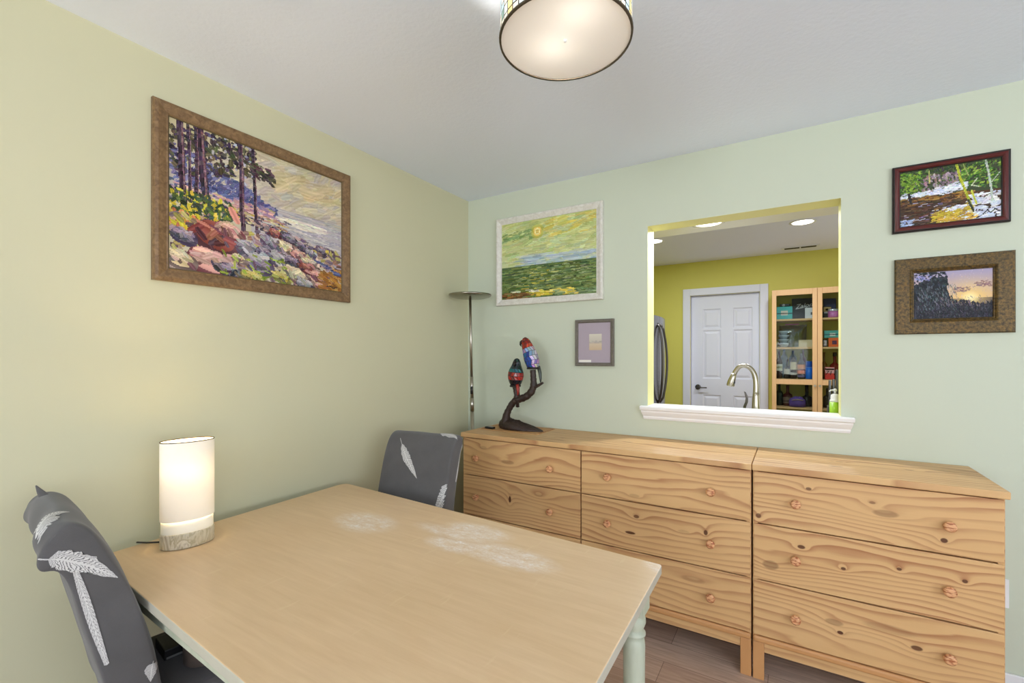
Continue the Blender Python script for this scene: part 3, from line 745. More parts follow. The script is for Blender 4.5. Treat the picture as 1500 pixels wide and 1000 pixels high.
def frame(w,h,prof,mats,parent,name='frame',mis=None):
    """mitred moulding: prof = [(inset from the outer edge, distance out of the wall)]"""
    mb=MB(); n=len(prof); vs=[]
    for (i,d) in prof: vs+=[(-w/2+i,-d,-h/2+i),(w/2-i,-d,-h/2+i),(w/2-i,-d,h/2-i),(-w/2+i,-d,h/2-i)]
    for k in range(n-1):
        for a in range(4): mb.add([vs[4*k+a],vs[4*k+(a+1)%4],vs[4*k+4+(a+1)%4],vs[4*k+4+a]],[(0,1,2,3)],mis[k] if mis else 0)
    return build(name,mb,mats,parent,fix=True)
def backing(w,h,parent,d0=.001,d1=.010):
    return build('backing',MB().box(-w/2,w/2,-d1,-d0,-h/2,h/2),plain('board_%d'%len(bpy.data.materials),(120,104,84),.8),parent)
def wood_frame(name,c1,c2,sc=30):
    t=NT(name); co=t.coord(); n=t.noise(t.map(co,(2,2,2)),sc,4,.6,1.); t.col(t.mix(t.ramp(n,[(.3,0),(.7,1)]),c1,c2)); t.p(Roughness=.4); return t.mat

# --- rocky shore (left wall)
cv=Canvas(230,172,(196,186,160),11); r=cv.r
cv.grad(0,.45,(196,184,146),(188,178,170))
cv.strokes(420,(.25,1),(0,.44),.09,.03,-.3,[(206,196,158),(196,184,160),(184,172,164),(214,204,170),(190,178,150),(178,168,166)],.5)
cv.strokes(60,(.55,1),(.10,.26),.12,.035,-.25,[(208,192,150),(200,184,140)],.5)
cv.grad(.45,.80,(190,184,182),(166,160,172),.4,1)
cv.strokes(300,(.45,1),(.44,.76),.10,.010,.1,[(200,194,186),(182,176,180),(168,164,176),(212,206,192),(158,152,166)],.6,.06)
cv.strokes(60,(.5,.85),(.46,.52),.09,.010,.08,[(226,220,200),(218,210,196)],.8,.05)
cv.strokes(40,(.55,1),(.405,.445),.12,.012,.03,[(168,164,170),(176,170,172)],.6,.04)
for _ in range(420):
    x=r.uniform(0,.54); top=.16+.26*(x/.54)**1.3; y=r.uniform(top,.46); cv.dab(x,y,.035,.014,-.5+r.normal(0,.5),[(96,100,148),(84,90,136),(120,116,158),(108,98,138),(72,78,116)][r.integers(5)],.9)
cv.strokes(130,(.0,.55),(.42,.52),.06,.012,.12,[(206,160,160),(190,140,150),(222,182,160),(150,120,150),(190,170,120)],.85,.15)
cv.strokes(150,(.15,.62),(.49,.58),.05,.010,.15,[(72,60,80),(170,130,110),(200,186,140),(110,96,110),(196,170,60)],.9,.15)
cv.strokes(330,(0,.42),lambda x:r.uniform(.0,max(.05,.34-.42*max(0,x-.1))),.03,.018,.6,[(66,48,64),(58,62,44),(82,78,50),(60,46,80),(98,90,60),(42,36,44)],.92,.9)
cv.strokes(50,(.05,.42),(.0,.30),.016,.014,.6,[(188,186,196),(206,196,150),(170,176,200)],.9,1.)
for (x0,x1,w) in ((.045,.06,.030),(.135,.165,.038),(.115,.12,.016),(.335,.345,.026),(.405,.42,.018),(.08,.09,.014)):
    cv.line([(x0,-.02),(x0+.01,.2),(x1,.46),(x1+.01,.63)],w,(60,42,60),.06)
    cv.line([(x0+.012,.02),(x1+.012,.60)],w*.28,(132,98,104),.08,.8)
cv.strokes(70,(.40,.53),lambda x:.15+.30*(x-.40)+r.normal(0,.03),.035,.014,.4,[(62,54,56),(70,76,48),(84,52,66)],.92,.5)
cv.strokes(260,(0,.30),(.46,.68),.035,.016,.5,[(62,84,44),(44,60,40),(92,110,40),(196,178,40),(214,194,60),(52,70,60)],.92,.8)
cv.strokes(120,(0,.12),(.62,.80),.05,.022,.9,[(204,188,48),(184,160,60),(190,110,80),(216,130,90)],.9,.5)
def rock(x,y,w,h,c):
    cols={'p':((206,150,142),(226,180,160),(120,66,72)),'m':((150,74,66),(206,138,120),(84,40,48)),'g':((150,140,152),(190,182,184),(88,78,100)),'c':((208,188,148),(232,214,178),(120,100,96)),'v':((112,98,118),(160,146,160),(60,48,66)),'y':((190,176,80),(214,200,120),(110,104,50))}[c]
    cv.dab(x+.008,y+h*.14,w*1.05,h*.95*cv.h/cv.w*1.1,.35,cols[2],1,.03)
    cv.dab(x,y,w*.8,h*.75*cv.h/cv.w*1.1,.35,cols[0],1,.03)
    for _ in range(22):
        dx,dy=r.normal(0,w*.24),r.normal(0,h*.22); q=dy/h-dx/w*.35
        c_=cols[1] if q<-.10 else (cols[0] if q<.12 else cols[2])
        g_=.62+.0*dx; m_=tuple(int(v*.80+30*r.uniform(.4,1.1)) for v in c_)
        cv.dab(x+dx,y+dy,w*r.uniform(.22,.42),w*r.uniform(.08,.16),r.choice([-.5,.3,.6,1.0])+r.normal(0,.2),m_,.95,.05)
    for _ in range(3): cv.dab(x+r.normal(0,w*.2),y-h*.3+r.normal(0,h*.06),w*.3,w*.07,.3+r.normal(0,.25),cols[1],.9,.05)
# shore band: small stones to large boulders
for _ in range(150):
    x=r.uniform(.42,.95); y=.545+.20*(x-.42)+abs(r.normal(0,.05)); cv.dab(x,y,.035,.018,.2+r.normal(0,.3),[(100,86,106),(176,150,140),(70,58,74),(198,180,160),(140,122,120)][r.integers(5)],.95,.05)
cv.strokes(500,(.02,.98),lambda x:min(1.02,r.uniform(.62+.05*x,1.02)),.05,.022,.4,[(96,78,90),(150,120,120),(190,160,140),(120,96,84),(176,164,90),(80,62,66),(170,130,120)],.95,.5)
for (x,y,w,h,c) in ((.53,.60,.08,.07,'m'),(.63,.62,.09,.06,'v'),(.50,.68,.12,.10,'g'),(.60,.69,.10,.09,'c'),(.70,.66,.08,.06,'v'),(.76,.70,.08,.06,'g'),(.84,.66,.07,.04,'v'),(.68,.74,.10,.08,'p'),(.22,.72,.24,.22,'m'),(.28,.66,.16,.10,'p'),(.37,.76,.12,.12,'g'),(.06,.76,.12,.10,'v'),(.47,.78,.12,.10,'v'),(.56,.80,.12,.11,'g'),(.64,.80,.10,.09,'v'),(.75,.78,.10,.07,'c'),(.18,.90,.22,.18,'p'),(.05,.92,.14,.12,'c'),(.29,.95,.15,.10,'v'),(.44,.86,.16,.14,'g'),(.67,.90,.16,.12,'c'),(.73,.83,.10,.08,'m'),(.82,.88,.12,.09,'p'),(.90,.90,.10,.10,'v'),(.72,.97,.12,.08,'g'),(.84,.97,.10,.06,'p'),(.57,.94,.12,.08,'y'),(.40,.97,.14,.07,'y'),(.33,.85,.09,.06,'c')): rock(x,y,w,h,c)
cv.strokes(110,(.84,1.),lambda x:r.uniform(.80+.3*(1-x),1.02),.05,.018,.35,[(150,100,44),(172,120,54),(128,82,40),(190,140,70)],.9,.2)
cv.strokes(20,(.82,1.),lambda x:.76+.10*(x-.82)/.18+r.normal(0,.008),.06,.010,.15,[(84,90,140),(70,74,120)],.9,.1)
cv.strokes(30,(.25,.6),(.80,1.),.04,.012,.5,[(150,170,60),(120,140,50)],.9,.5)
cv.dab(.885,.655,.03,.02,-.3,(206,190,80)); cv.line([(.88,.965),(.91,.955),(.93,.972),(.96,.962)],.006,(40,36,44))
T=thing('framed_painting','large brown-framed painting of rocks and trees on a shore','painting',(.0,-1.479,1.992),R(90))
backing(.84,.62,T)
fw=wood_frame('walnut_frame',(96,70,42),(142,112,76))
frame(.866,.664,[(0,.001),(0,.016),(.004,.024),(.014,.026),(.030,.022),(.042,.018),(.046,.019),(.050,.013),(.052,.0125)],fw,T)
frame(.770,.568,[(0,.0126),(0,.0165),(.003,.016),(.004,.0115)],plain('frame_lip',(96,80,48),.4),T,'inner_lip')
canvas_obj(cv,.768,.566,T,-.0115)

# --- green seascape
cv=Canvas(150,104,(196,204,140),21); r=cv.r
cv.grad(0,.58,(186,196,120),(204,210,160))
cv.strokes(520,(0,1),(0,.56),.10,.022,-.10,[(200,206,140),(178,192,120),(206,212,158),(176,194,132),(208,208,136),(190,204,158),(198,202,132)],.6,.12)
cv.strokes(40,(.0,.35),(.12,.24),.08,.018,-.15,[(130,160,100),(120,150,96),(148,170,110)],.7,.15)
cv.strokes(40,(.5,1),(.02,.26),.12,.02,-.15,[(226,206,96),(216,196,90),(220,210,130)],.6,.12)
cv.strokes(120,(.2,1.),(.44,.585),.14,.016,-.04,[(164,186,206),(180,198,208),(150,174,196),(196,206,200)],.6,.04)
cv.dab(.40,.155,.13,.12,0,(206,196,84),.7); cv.dab(.40,.155,.085,.08,0,(222,206,96)); cv.dab(.40,.155,.06,.056,0,(232,222,150)); cv.dab(.40,.155,.035,.033,0,(224,204,110)); cv.dab(.66,.06,.10,.07,-.2,(220,206,110),.6)
cv.grad(.585,1,(84,108,66),(104,120,62))
cv.strokes(620,(0,1),(.585,1),.12,.012,-.02,[(76,100,58),(92,116,64),(110,130,70),(64,86,56),(126,142,80),(98,112,50)],.85,.05)
cv.strokes(90,(.2,.95),(.60,.84),.05,.007,0,[(196,204,160),(170,182,124),(206,210,176),(140,158,96)],.5,.05)
cv.strokes(26,(.25,.60),(.60,.95),.07,.007,0,[(210,190,70),(190,176,70),(196,190,90)],.8,.05)
cv.strokes(40,(.30,.80),(.90,.97),.10,.012,-.04,[(226,200,70),(210,184,60),(232,214,110)],.9,.05)
cv.strokes(50,(0,.34),(.91,1.),.10,.012,.05,[(130,92,48),(160,116,60),(110,80,44)],.9,.06)
cv.strokes(12,(.14,.4),(.885,.91),.06,.01,.05,[(226,224,200)],.9,.05); cv.strokes(25,(.6,1),(.9,1.),.08,.012,0,[(110,136,100),(140,160,120)],.8,.05)
T=thing('framed_painting','white-framed painting of a green sea under a yellow sun','painting',(.637,0,2.0195))
backing(.74,.57,T); fwh=wood_frame('distressed_white_frame',(206,202,190),(228,226,218),20)
frame(.764,.592,[(0,.001),(0,.024),(.004,.028),(.014,.028),(.036,.018),(.041,.018),(.0415,.013)],fwh,T); canvas_obj(cv,.690,.518,T,-.0132)

# --- small grey frame
T=thing('framed_picture','small grey-framed picture with a wide lilac mat above the dresser','picture',(.962,0,1.4630))
backing(.23,.27,T); frame(.247,.284,[(0,.001),(0,.018),(.003,.021),(.016,.020),(.021,.014)],wood_frame('taupe_frame',(92,86,76),(110,104,94)),T)
build('mat_board',MB().box(-.104,.104,-.0125,-.0105,-.122,.122),plain('lilac_mat_board',(172,160,170),.8),T)
cv=Canvas(24,30,(206,196,176),2); cv.grad(0,.45,(212,206,190),(196,190,176)); cv.grad(.45,.6,(178,172,164),(200,182,160)); cv.grad(.6,1,(206,190,164),(196,172,140)); cv.strokes(20,(0,1),(.4,.55),.2,.03,0,[(168,164,160),(200,190,176)],.6,.05)
canvas_obj(cv,.080,.098,T,-.0130,'print',None,.008,.004)
build('white_corner_strip',MB().box(-.099,-.02,-.0136,-.0126,-.119,-.1045),plain('white_slip',(236,232,222),.6),T)  # thin white rectangle at the mat board's lower left

# --- river in snow
cv=Canvas(120,88,(60,70,44),31); r=cv.r
cv.strokes(380,(0,1),(0,.42),.06,.022,-.3,[(48,60,34),(36,48,32),(70,92,38),(84,112,40),(56,44,52)],.9,.9)
cv.strokes(150,(.16,.62),(.12,.44),.045,.02,1.3,[(150,132,150),(170,150,160),(132,116,136),(186,160,150),(160,120,130),(120,104,120)],.85,.4)
cv.strokes(160,(0,.22),(.02,.42),.05,.02,.4,[(110,150,40),(136,170,52),(80,120,36),(60,90,34)],.9,.7)
cv.strokes(150,(.62,1.),(.02,.48),.05,.018,-.4,[(96,150,48),(70,116,40),(150,180,60),(46,84,36)],.85,.7)
def bank(x): return .43-.14*x+r.normal(0,.03)
cv.strokes(190,(0,.66),lambda x:bank(x)+.05,.07,.02,-.12,[(226,230,240),(206,214,232),(238,240,244),(190,200,224)],.9,.15)
cv.grad(.53,1,(84,54,30),(50,42,30),0,1)
cv.strokes(160,(0,.75),(.49,.62),.08,.018,-.05,[(120,80,34),(84,56,30),(146,102,40),(60,44,32),(160,124,50)],.9,.1)
cv.strokes(210,(0,.6),(.56,1),.10,.016,-.06,[(78,50,30),(62,44,28),(96,64,34),(48,40,30),(86,60,44)],.9,.1)
cv.strokes(26,(.05,.5),(.58,.92),.06,.008,-.1,[(176,170,196),(206,200,214),(128,124,176)],.9,.1)
cv.strokes(26,(0,.14),(.88,1.),.06,.016,-.2,[(140,160,206),(176,190,220)],.9,.2)
for _ in range(260):
    x=r.uniform(.42,1.); y=r.uniform(.93-.36*(x-.42)/.58,1.0) if x<.7 else r.uniform(.56,1.); cv.dab(x,y,.07,.022,-.2+r.normal(0,.3),[(226,230,240),(204,212,232),(238,238,240),(186,196,220)][r.integers(4)],.9)
cv.strokes(130,(.34,.72),lambda x:.86-.38*(x-.42)*.6+r.normal(0,.05),.07,.018,-.25,[(196,170,40),(176,146,44),(210,186,70),(150,116,44)],.9,.2)
cv.strokes(40,(.4,.75),(.90,.99),.07,.018,-.15,[(200,160,50),(214,180,70),(190,150,60)],.9,.2)
cv.strokes(30,(.45,.66),(.72,.80),.06,.014,-.3,[(230,232,238),(206,212,230)],.9,.15)
cv.line([(.575,.0),(.61,.25),(.66,.48),(.73,.82)],.026,(176,182,48),.05); cv.line([(.69,.66),(.735,.84)],.024,(52,54,36),.04); cv.line([(.72,.50),(.765,.72)],.020,(190,196,60),.05)
cv.line([(.855,.02),(.88,.22),(.905,.5),(.915,.70)],.022,(186,196,180),.05); cv.line([(.905,.40),(.985,.24)],.011,(176,186,160)); cv.line([(.64,.02),(.69,.22)],.012,(150,160,90)); cv.line([(.30,.04),(.305,.26)],.012,(190,186,110))
cv.line([(.77,.30),(.72,.40),(.79,.44)],.012,(196,206,170)); cv.line([(.09,.42),(.11,.56)],.03,(40,36,34)); cv.line([(.12,.46),(.17,.53)],.008,(40,40,40))
cv.line([(.83,.92),(.87,.86),(.90,.92),(.94,.86),(.98,.90)],.012,(40,38,44))
T=thing('framed_painting','dark red-framed painting of a snowy river, the upper one on the right','painting',(2.556,0,2.0735))
backing(.35,.27,T)
red=plain('dark_red_lacquer',(84,26,22),.25); blk=plain('black_frame_edge',(24,16,16),.35)
frame(.372,.294,[(0,.001),(0,.016),(.006,.020),(.008,.0205),(.016,.023),(.020,.021),(.024,.018),(.027,.016),(.0275,.0125)],[red,blk],T,mis=[1,1,1,0,0,0,1,1]); canvas_obj(cv,.318,.240,T,-.0128)

# --- sunset
cv=Canvas(110,88,(150,140,160),41); r=cv.r
cv.grad(0,.6,(168,160,190),(220,180,140)); cv.grad(.6,1,(60,52,66),(24,24,34))
for j in range(cv.h):
    for i in range(cv.w):
        d=math.hypot((i/cv.w-.72),(j/cv.h-.58)*.9); k=max(0,1-d/.50)**1.6
        if j<cv.h*.72: cv.a[j,i]=cv.a[j,i]*(1-k)+S((250,214,120))*k
        k=max(0,1-d/.13); cv.a[j,i]=cv.a[j,i]*(1-k)+S((255,244,190))*k
cv.strokes(130,(.4,1),(.0,.6),.02,.006,1.5,[(206,180,190),(230,196,150),(190,176,200)],.45,.1)
cv.strokes(46,(.52,.72),(.36,.46),.04,.018,-.2,[(150,116,110),(128,100,104)],.7,.3); cv.strokes(34,(.76,.98),(.24,.36),.05,.018,-.3,[(146,108,104),(126,96,104)],.7,.3)
for (x_,y_,a_,b_) in ((.10,.55,.36,.62),(.30,.34,.26,.44),(.26,.55,.40,.50),(.16,.34,.22,.30),(.37,.22,.14,.22)): cv.dab(x_,y_,a_,b_*cv.h/cv.w,0,(26,32,38),1,.01)
cv.grad(.74,1,(40,36,48),(18,18,26)); cv.strokes(330,(0,.44),lambda x:r.uniform(.02+.25*max(0,.25-x),1.),.045,.024,1.2,[(28,36,40),(40,52,52),(24,26,36),(36,46,62)],.92,.5)
cv.strokes(26,(.02,.24),(.04,.18),.04,.02,-.3,[(150,150,196),(130,136,186)],.85,.3); cv.strokes(50,(.0,.4),(.0,.05),.04,.02,0,[(26,32,36)],.9,.5)
cv.strokes(900,(0,1),lambda x:r.uniform(.66-.10*(x<.5)+.04*math.sin(9*x),1.),.06,.016,1.3,[(24,26,36),(36,38,50),(54,50,62),(30,34,44),(20,20,28)],.9,.25)
cv.strokes(150,(.05,.55),(.3,.85),.06,.005,1.35,[(84,112,112),(120,132,136),(70,90,96),(140,140,150)],.6,.12)
cv.strokes(60,(.35,.95),(.55,.75),.05,.004,1.25,[(150,130,120),(110,96,110)],.6,.25)
cv.dab(.64,.63,.035,.03,0,(26,22,28)); cv.line([(.64,.64),(.645,.74)],.012,(26,22,28))
T=thing('framed_painting','gold-framed sunset picture, the lower one on the right','painting',(2.567,0,1.6440))
backing(.36,.31,T)
gold=NT('antique_gold_frame'); co=gold.coord(); n1=gold.noise(co,95,4,.7); n2=gold.noise(co,26,3); gold.col(gold.mix(gold.ramp(n1,[(.38,0),(.66,1)]),(52,40,16),gold.mix(n2,(128,92,32),(98,84,40)))); gold.p(Roughness=.38,Metallic=.35); gold.bump(n1,.5,.003)
frame(.378,.332,[(0,.001),(0,.014),(.004,.020),(.050,.022),(.054,.024),(.058,.022),(.061,.018),(.064,.017),(.066,.0125)],gold.mat,T); canvas_obj(cv,.248,.202,T,-.0128)

# ------------------------------------------------------------------ wall outlet
o=thing('wall_outlet','white outlet plate low on the wall past the dresser','outlet',(2.704,-.0005,.415))
build('plate',MB().box(-.036,.036,-.006,0,-.058,.058),M['white'],o,bevel=.002)
for s in (-.024,.024): build('socket',MB().box(-.015,.015,-.0075,-.0062,s-.014,s+.014),plain('socket_face_%d'%len(bpy.data.materials),(214,214,210),.4),o,bevel=.001)

# ------------------------------------------------------------------ things under the table
ZS=.4765
b=thing('canister','grey-brown round canister with two dark holes on the near chair seat','canister',(.478,-1.952,ZS))
build('body',MB().lathe([(.050,0),(.054,.004),(.055,.130),(.050,.136)],32),plain('grey_brown_plastic',(104,92,84),.45),b)
for s_ in (-1,1):
    a=R(-24+s_*10); build('hole',MB().lathe([(.0045,-.002),(.0045,.002)],10,(.055*math.cos(a),.055*math.sin(a),.032),'x'),M['black'],b)
b=thing('flat_box','flat black box with a grey stripe on the near chair seat','box',(.362,-1.945,ZS),R(-8))
build('body',MB().box(-.050,.050,-.075,.055,0,.032),M['black'],b,bevel=.003); build('stripe',MB().box(.0503,.0515,-.070,.050,.004,.010),M['greyplastic'],b)
pb=MB(); rnd=random.Random(8); n=20; pf=[(.030,0),(.046,.012),(.050,.05),(.046,.09),(.030,.125),(.012,.145),(.018,.155)]
pb.lathe([(r_,h_) for r_,h_ in pf],n); pb.v=[(x*(1+.18*rnd.uniform(-1,1)),y*(1.15+.18*rnd.uniform(-1,1)),z+(.004*rnd.uniform(-1,1) if z>.001 else 0)) for x,y,z in pb.v]
tag(build('plastic_bag',pb,plain('white_bag_plastic',(206,206,200),.22),loc=(.330,-1.815,ZS+.001)),'crumpled whitish plastic bag on the near chair seat under the table','bag')

# ------------------------------------------------------------------ kitchen
t=thing('kitchen_counter','kitchen counter behind the pass-through carrying the faucet','counter',(0,0,0))
build('base',MB().box(.9,3.0,WT+.003,.72,.0,.88),M['white'],t); build('worktop',MB().box(.88,3.02,WT+.003,.745,.881,.920),plain('pale_worktop',(214,212,208),.25,vary=14),t,bevel=.004)
def faucet():
    t=thing('kitchen_faucet','brushed nickel gooseneck faucet behind the white sill','faucet',(1.812,.30,.921))
    g=lambda p:(p[0]-1.812,p[1]-.30,p[2]-.921)
    build('base',MB().lathe([(.030,0),(.031,.006),(.028,.04),(.025,.10),(.022,.15),(.0165,.235),(.0145,.26)],28),M['steel'],t)
    ctrl=[(1.812,.30,1.17),(1.8125,.30,1.225),(1.806,.302,1.272),(1.786,.305,1.310),(1.755,.310,1.327),(1.728,.313,1.320),(1.710,.316,1.300),(1.698,.318,1.276)]
    P=[Vector(g(p)) for p in ctrl]; q=[]
    for i in range(len(P)-1):
        p0=P[max(i-1,0)];p1=P[i];p2=P[i+1];p3=P[min(i+2,len(P)-1)]
        for k in range(5):
            s=k/5; q.append(.5*((2*p1)+(p2-p0)*s+(2*p0-5*p1+4*p2-p3)*s*s+(3*p1-p0-3*p2+p3)*s**3))
    q.append(P[-1]); build('spout',MB().tube(q,[.0155-.003*min(1,i/14) for i in range(len(q))],16),M['steel'],t)
    hd=MB().tube([g(p) for p in ((1.699,.318,1.280),(1.693,.319,1.262),(1.685,.320,1.236),(1.679,.321,1.212),(1.678,.321,1.205))],[.013,.0165,.0205,.0215,.019],20); h=build('spray_head',hd,M['steel'],t)
    build('spray_button',MB().lathe([(.006,0),(.006,.004)],12,g((1.700,.3045,1.232)),'y',sy=2.2),M['black'],h)
    hb=MB().lathe([(.014,0),(.014,.02),(.011,.03)],16,g((1.752,.285,.921)));
    hb.tube([g(p) for p in ((1.752,.285,.945),(1.752,.285,1.06),(1.757,.282,1.095),(1.766,.28,1.120),(1.768,.278,1.145),(1.760,.276,1.172),(1.754,.275,1.180))],[.009,.008,.0075,.007,.0065,.0045,.002],10); build('handle',hb,M['steeldark'],t)
faucet()
k=thing('knife_block','black knife block with steel-striped handles at the right of the pass-through','knives',(2.208,.38,.921))
bk=MB(); 
bk.box(-.055,.055,-.05,.06,0,.19); build('block',bk,M['black'],k,bevel=.004)
for (x,y,h) in ((-.046,-.025,.33),(-.030,-.026,.335),(-.012,.02,.385),(.004,.022,.395),(.020,.024,.40),(.038,.02,.39)):
    kn=build('knife_handle',MB().box(x-.006,x+.006,y-.012,y+.012,.1905,h),M['black'],k,bevel=.002)
    build('tang',MB().box(x-.0018,x+.0018,y-.0128,y+.0128,.191,h+.001),plain('tang_steel_%d'%len(bpy.data.materials),(120,122,126),.35,.6),kn)
s=thing('soap_bottle','green-labelled white pump bottle at the right end of the sill','bottle',(2.176,.225,.921))
build('body',MB().lathe([(.021,0),(.024,.005),(.0245,.13),(.0245,.226)],20),plain('lime_label',(150,196,40),.4),s)
build('shoulder',MB().lathe([(.0245,.2265),(.023,.236),(.019,.240),(.0195,.246),(.018,.262),(.010,.267)],20),plain('soap_white',(232,232,232),.3),s)
pm=MB().lathe([(.005,.267),(.005,.280),(.009,.281),(.008,.290),(.004,.294)],12); pm.tube([(0,0,.286),(-.018,-.004,.285),(-.026,-.005,.279)],[.005,.004,.003],8); build('pump',pm,plain('pump_white',(224,224,224),.3),s)

def fridge():
    x1=.872; y0,y1=1.50,2.33; z1=1.775
    t=thing('refrigerator','stainless refrigerator at the left edge of the pass-through','refrigerator',(0,0,0))
    build('body',MB().box(KX0+.02,x1-.075,y0+.01,y1-.005,.02,z1-.02),M['steeldark'],t)
    ym=1.955
    for i,(a,b) in enumerate(((y0,ym-.003),(ym+.003,y1))):
        mb=MB(); n=10; pl=[]
        for k in range(n+1):
            s=k/n; y=a+(b-a)*s; e=(s if i==0 else 1-s); bow=.030*math.sin(min(1,e*1.0)*math.pi/2); pl.append((x1-.030+bow,y))
        poly=pl+[(x1-.07,b),(x1-.07,a)]
        d=build('door',mb.prism(poly,.06,z1),M['fridge'],t,bevel=.006)
        yh=ym-.05 if i==0 else ym+.05; sg=-1 if i==0 else 1; H=MB(); pts=[];
        for k in range(17):
            s=k/16; z=.92+.78*s; bw=math.sin(math.pi*s); pts.append((x1+.004+.05*bw**.6,yh+sg*.045*bw,z))
        H.tube([(x1-.006,yh,.92)]+pts[1:-1]+[(x1-.006,yh,1.70)],.011,10); build('handle',H,M['steeldark'],d)
fridge()

# display cabinet
CX0,CX1,CY0,CY1,CZ=1.808,2.596,2.822,3.112,2.064
beech=NT('light_beech'); g_=beech.noise(beech.map(beech.coord(),(30,30,2.5)),2,3,.6); beech.col(beech.mix(g_,(216,168,116),(232,190,142))); beech.p(Roughness=.45); M['beech']=beech.mat
def cabinet():
    t=thing('display_cabinet','tall beech glass-door cabinet in the kitchen','cabinet',(CX0,CY0,0)); W=CX1-CX0; D=CY1-CY0
    c=MB(); c.box(0,.02,.021,D,0,CZ); c.box(W-.02,W,.021,D,0,CZ); c.box(.02,W-.02,.021,D,CZ-.02,CZ); c.box(.02,W-.02,.03,D,.0,.08); c.box(W/2-.009,W/2+.009,.03,D,.08,CZ-.02)
    build('carcass',c,M['beech'],t)
    for z in (.858,1.148,1.472,1.762):
        for (a,b) in ((.0205,W/2-.0095),(W/2+.0095,W-.0205)): build('shelf',MB().box(a,b,.024,D,z-.018,z),M['beech'],t)
    for (a,b,kx) in ((.001,W/2-.0015,W/2-.021),(W/2+.0015,W-.001,W/2+.021)):
        d=MB(); s=.040
        d.box(a,a+s,0,.02,.09,CZ-.002); d.box(b-s,b,0,.02,.09,CZ-.002); d.box(a+s,b-s,0,.02,CZ-.060,CZ-.002); d.box(a+s,b-s,0,.02,.09,.15); d.box(a+s,b-s,.0,.02,1.092,1.143)
        dr=build('door',d,M['beech'],t,bevel=.002)
        build('glass',MB().box(a+s,b-s,.009,.012,1.1435,CZ-.0605),M['pane'],dr); build('glass',MB().box(a+s,b-s,.009,.012,.1505,1.0915),M['pane'],dr)
        build('knob',MB().lathe([(.006,0),(.006,-.010),(.011,-.016),(.010,-.022)],14,(kx,-.0005,1.085),'y'),M['steel'],dr)
cabinet()
def boxthing(name,label,cat,x0,x1,y0,y1,z0,h,c,extra=(),group=None,rough=.5):
    t=thing(name,label,cat,((x0+x1)/2,(y0+y1)/2,z0+.001)); w=(x1-x0)/2; d=(y1-y0)/2
    build('carton',MB().box(-w,w,-d,d,0,h),plain('%s_%d'%(name,len(bpy.data.materials)),c,rough),t,bevel=.0015)
    for (nm,a,b,z0_,z1_,cc) in extra:   # flat pieces on the front
        build(nm,MB().box(a,b,-d-.0012,-d-.0002,z0_,z1_),plain('%s_%d'%(nm,len(bpy.data.materials)),cc,.5),t)
    return t
Z1,Z2,Z3,Z4=1.762,1.472,1.148,.858
G='keepsakes in the display cabinet'
boxthing('gift_box','teal box with a white label on the top cabinet shelf','box',1.850,1.990,2.90,3.00,Z1,.132,(70,176,180),[('ribbon',-.07,.07,.056,.066,(44,66,80)),('label_card',-.032,.030,.042,.090,(226,216,206))])
t=thing('camera','small black object lying on top of the teal box','object',(1.920,2.95,Z1+.135)); build('body',MB().box(-.045,.052,-.025,.025,0,.030),M['black'],t,bevel=.008,seg=3); build('lens',MB().lathe([(.014,.0),(.012,-.008)],14,(-.008,-.026,.016),'y'),plain('lens_grey',(150,150,156),.3),t)
bt=boxthing('gift_box','large black box with white script lettering in the cabinet','box',1.985,2.170,3.02,3.09,Z1,.222,(32,31,36))
fc=bpy.data.curves.new('script','FONT'); fc.body='Zalon'; fc.size=.066; fc.shear=.45; fc.extrude=.0004; fc.align_x='CENTER'
fo=bpy.data.objects.new('tmp',fc); COL.objects.link(fo); dg=bpy.context.evaluated_depsgraph_get(); fm=bpy.data.meshes.new_from_object(fo.evaluated_get(dg),depsgraph=dg); bpy.data.objects.remove(fo)
fm.materials.append(plain('white_script',(232,232,236),.5)); lo=bpy.data.objects.new('lettering',fm); COL.objects.link(lo); lo.parent=bt; lo.rotation_euler=(R(90),R(-9),0); lo.location=(.014,-.037,.122)
boxthing('gift_box','small white box with a dark square in front of the black box','box',2.100,2.172,2.88,2.95,Z1,.108,(222,222,232),[('dark_square',.012,.034,.036,.062,(70,72,80))])
# middle shelf: bag of glass bowls + cream box
t=thing('zip_bag','clear plastic bag with a pink strip on the second cabinet shelf','bag',(1.975,3.045,Z2+.001)); rnd=random.Random(2)
zb=MB(); vs=[];fs=[];nx,nz=12,10
for sgn in (-1,1):
    for j in range(nz+1):
        for i in range(nx+1):
            u=i/nx;v=j/nz; bul=.036*math.sin(math.pi*u)**.6*(1-v)**.5+.002; vs.append((-.115+.25*u+.01*v,sgn*bul*(1+.25*rnd.uniform(-1,1)),v*.235+(.008*rnd.uniform(-1,1) if 0<j else 0)))
for q in (0,1):
    o_=q*(nx+1)*(nz+1)
    for j in range(nz):
        for i in range(nx): a=o_+j*(nx+1)+i; fs.append((a,a+1,a+nx+2,a+nx+1))
zb.add(vs,fs,0,True); build('film',zb,M['bagfilm'],t); build('zip_strip',MB().box(-.05,.075,-.006,.006,.238,.250),plain('pink_zip',(226,130,160),.5),t)
for i in range(4):
    w=.056-.002*i; x=1.905+.006*(i%2); mb=MB().lathe([(w*.5,0),(w*.55,.003),(w*.92,.030),(w,.040),(w*.94,.040),(w*.86,.030),(w*.45,.006)],24,cap=True)
    tag(build('glass_bowl',mb,plain('bowl_glass_%d'%i,(176,190,206),.12),loc=(1.912,2.925,Z2+.002+i*.0425)),['lowest glass bowl','second glass bowl from the bottom','third glass bowl from the bottom','topmost glass bowl'][i]+' of the stack on the second cabinet shelf','bowl','stacked glass bowls in the cabinet')
boxthing('carton_box','plain cream box at the right of the second cabinet shelf','box',2.045,2.170,2.935,2.975,Z2,.075,(214,196,160))
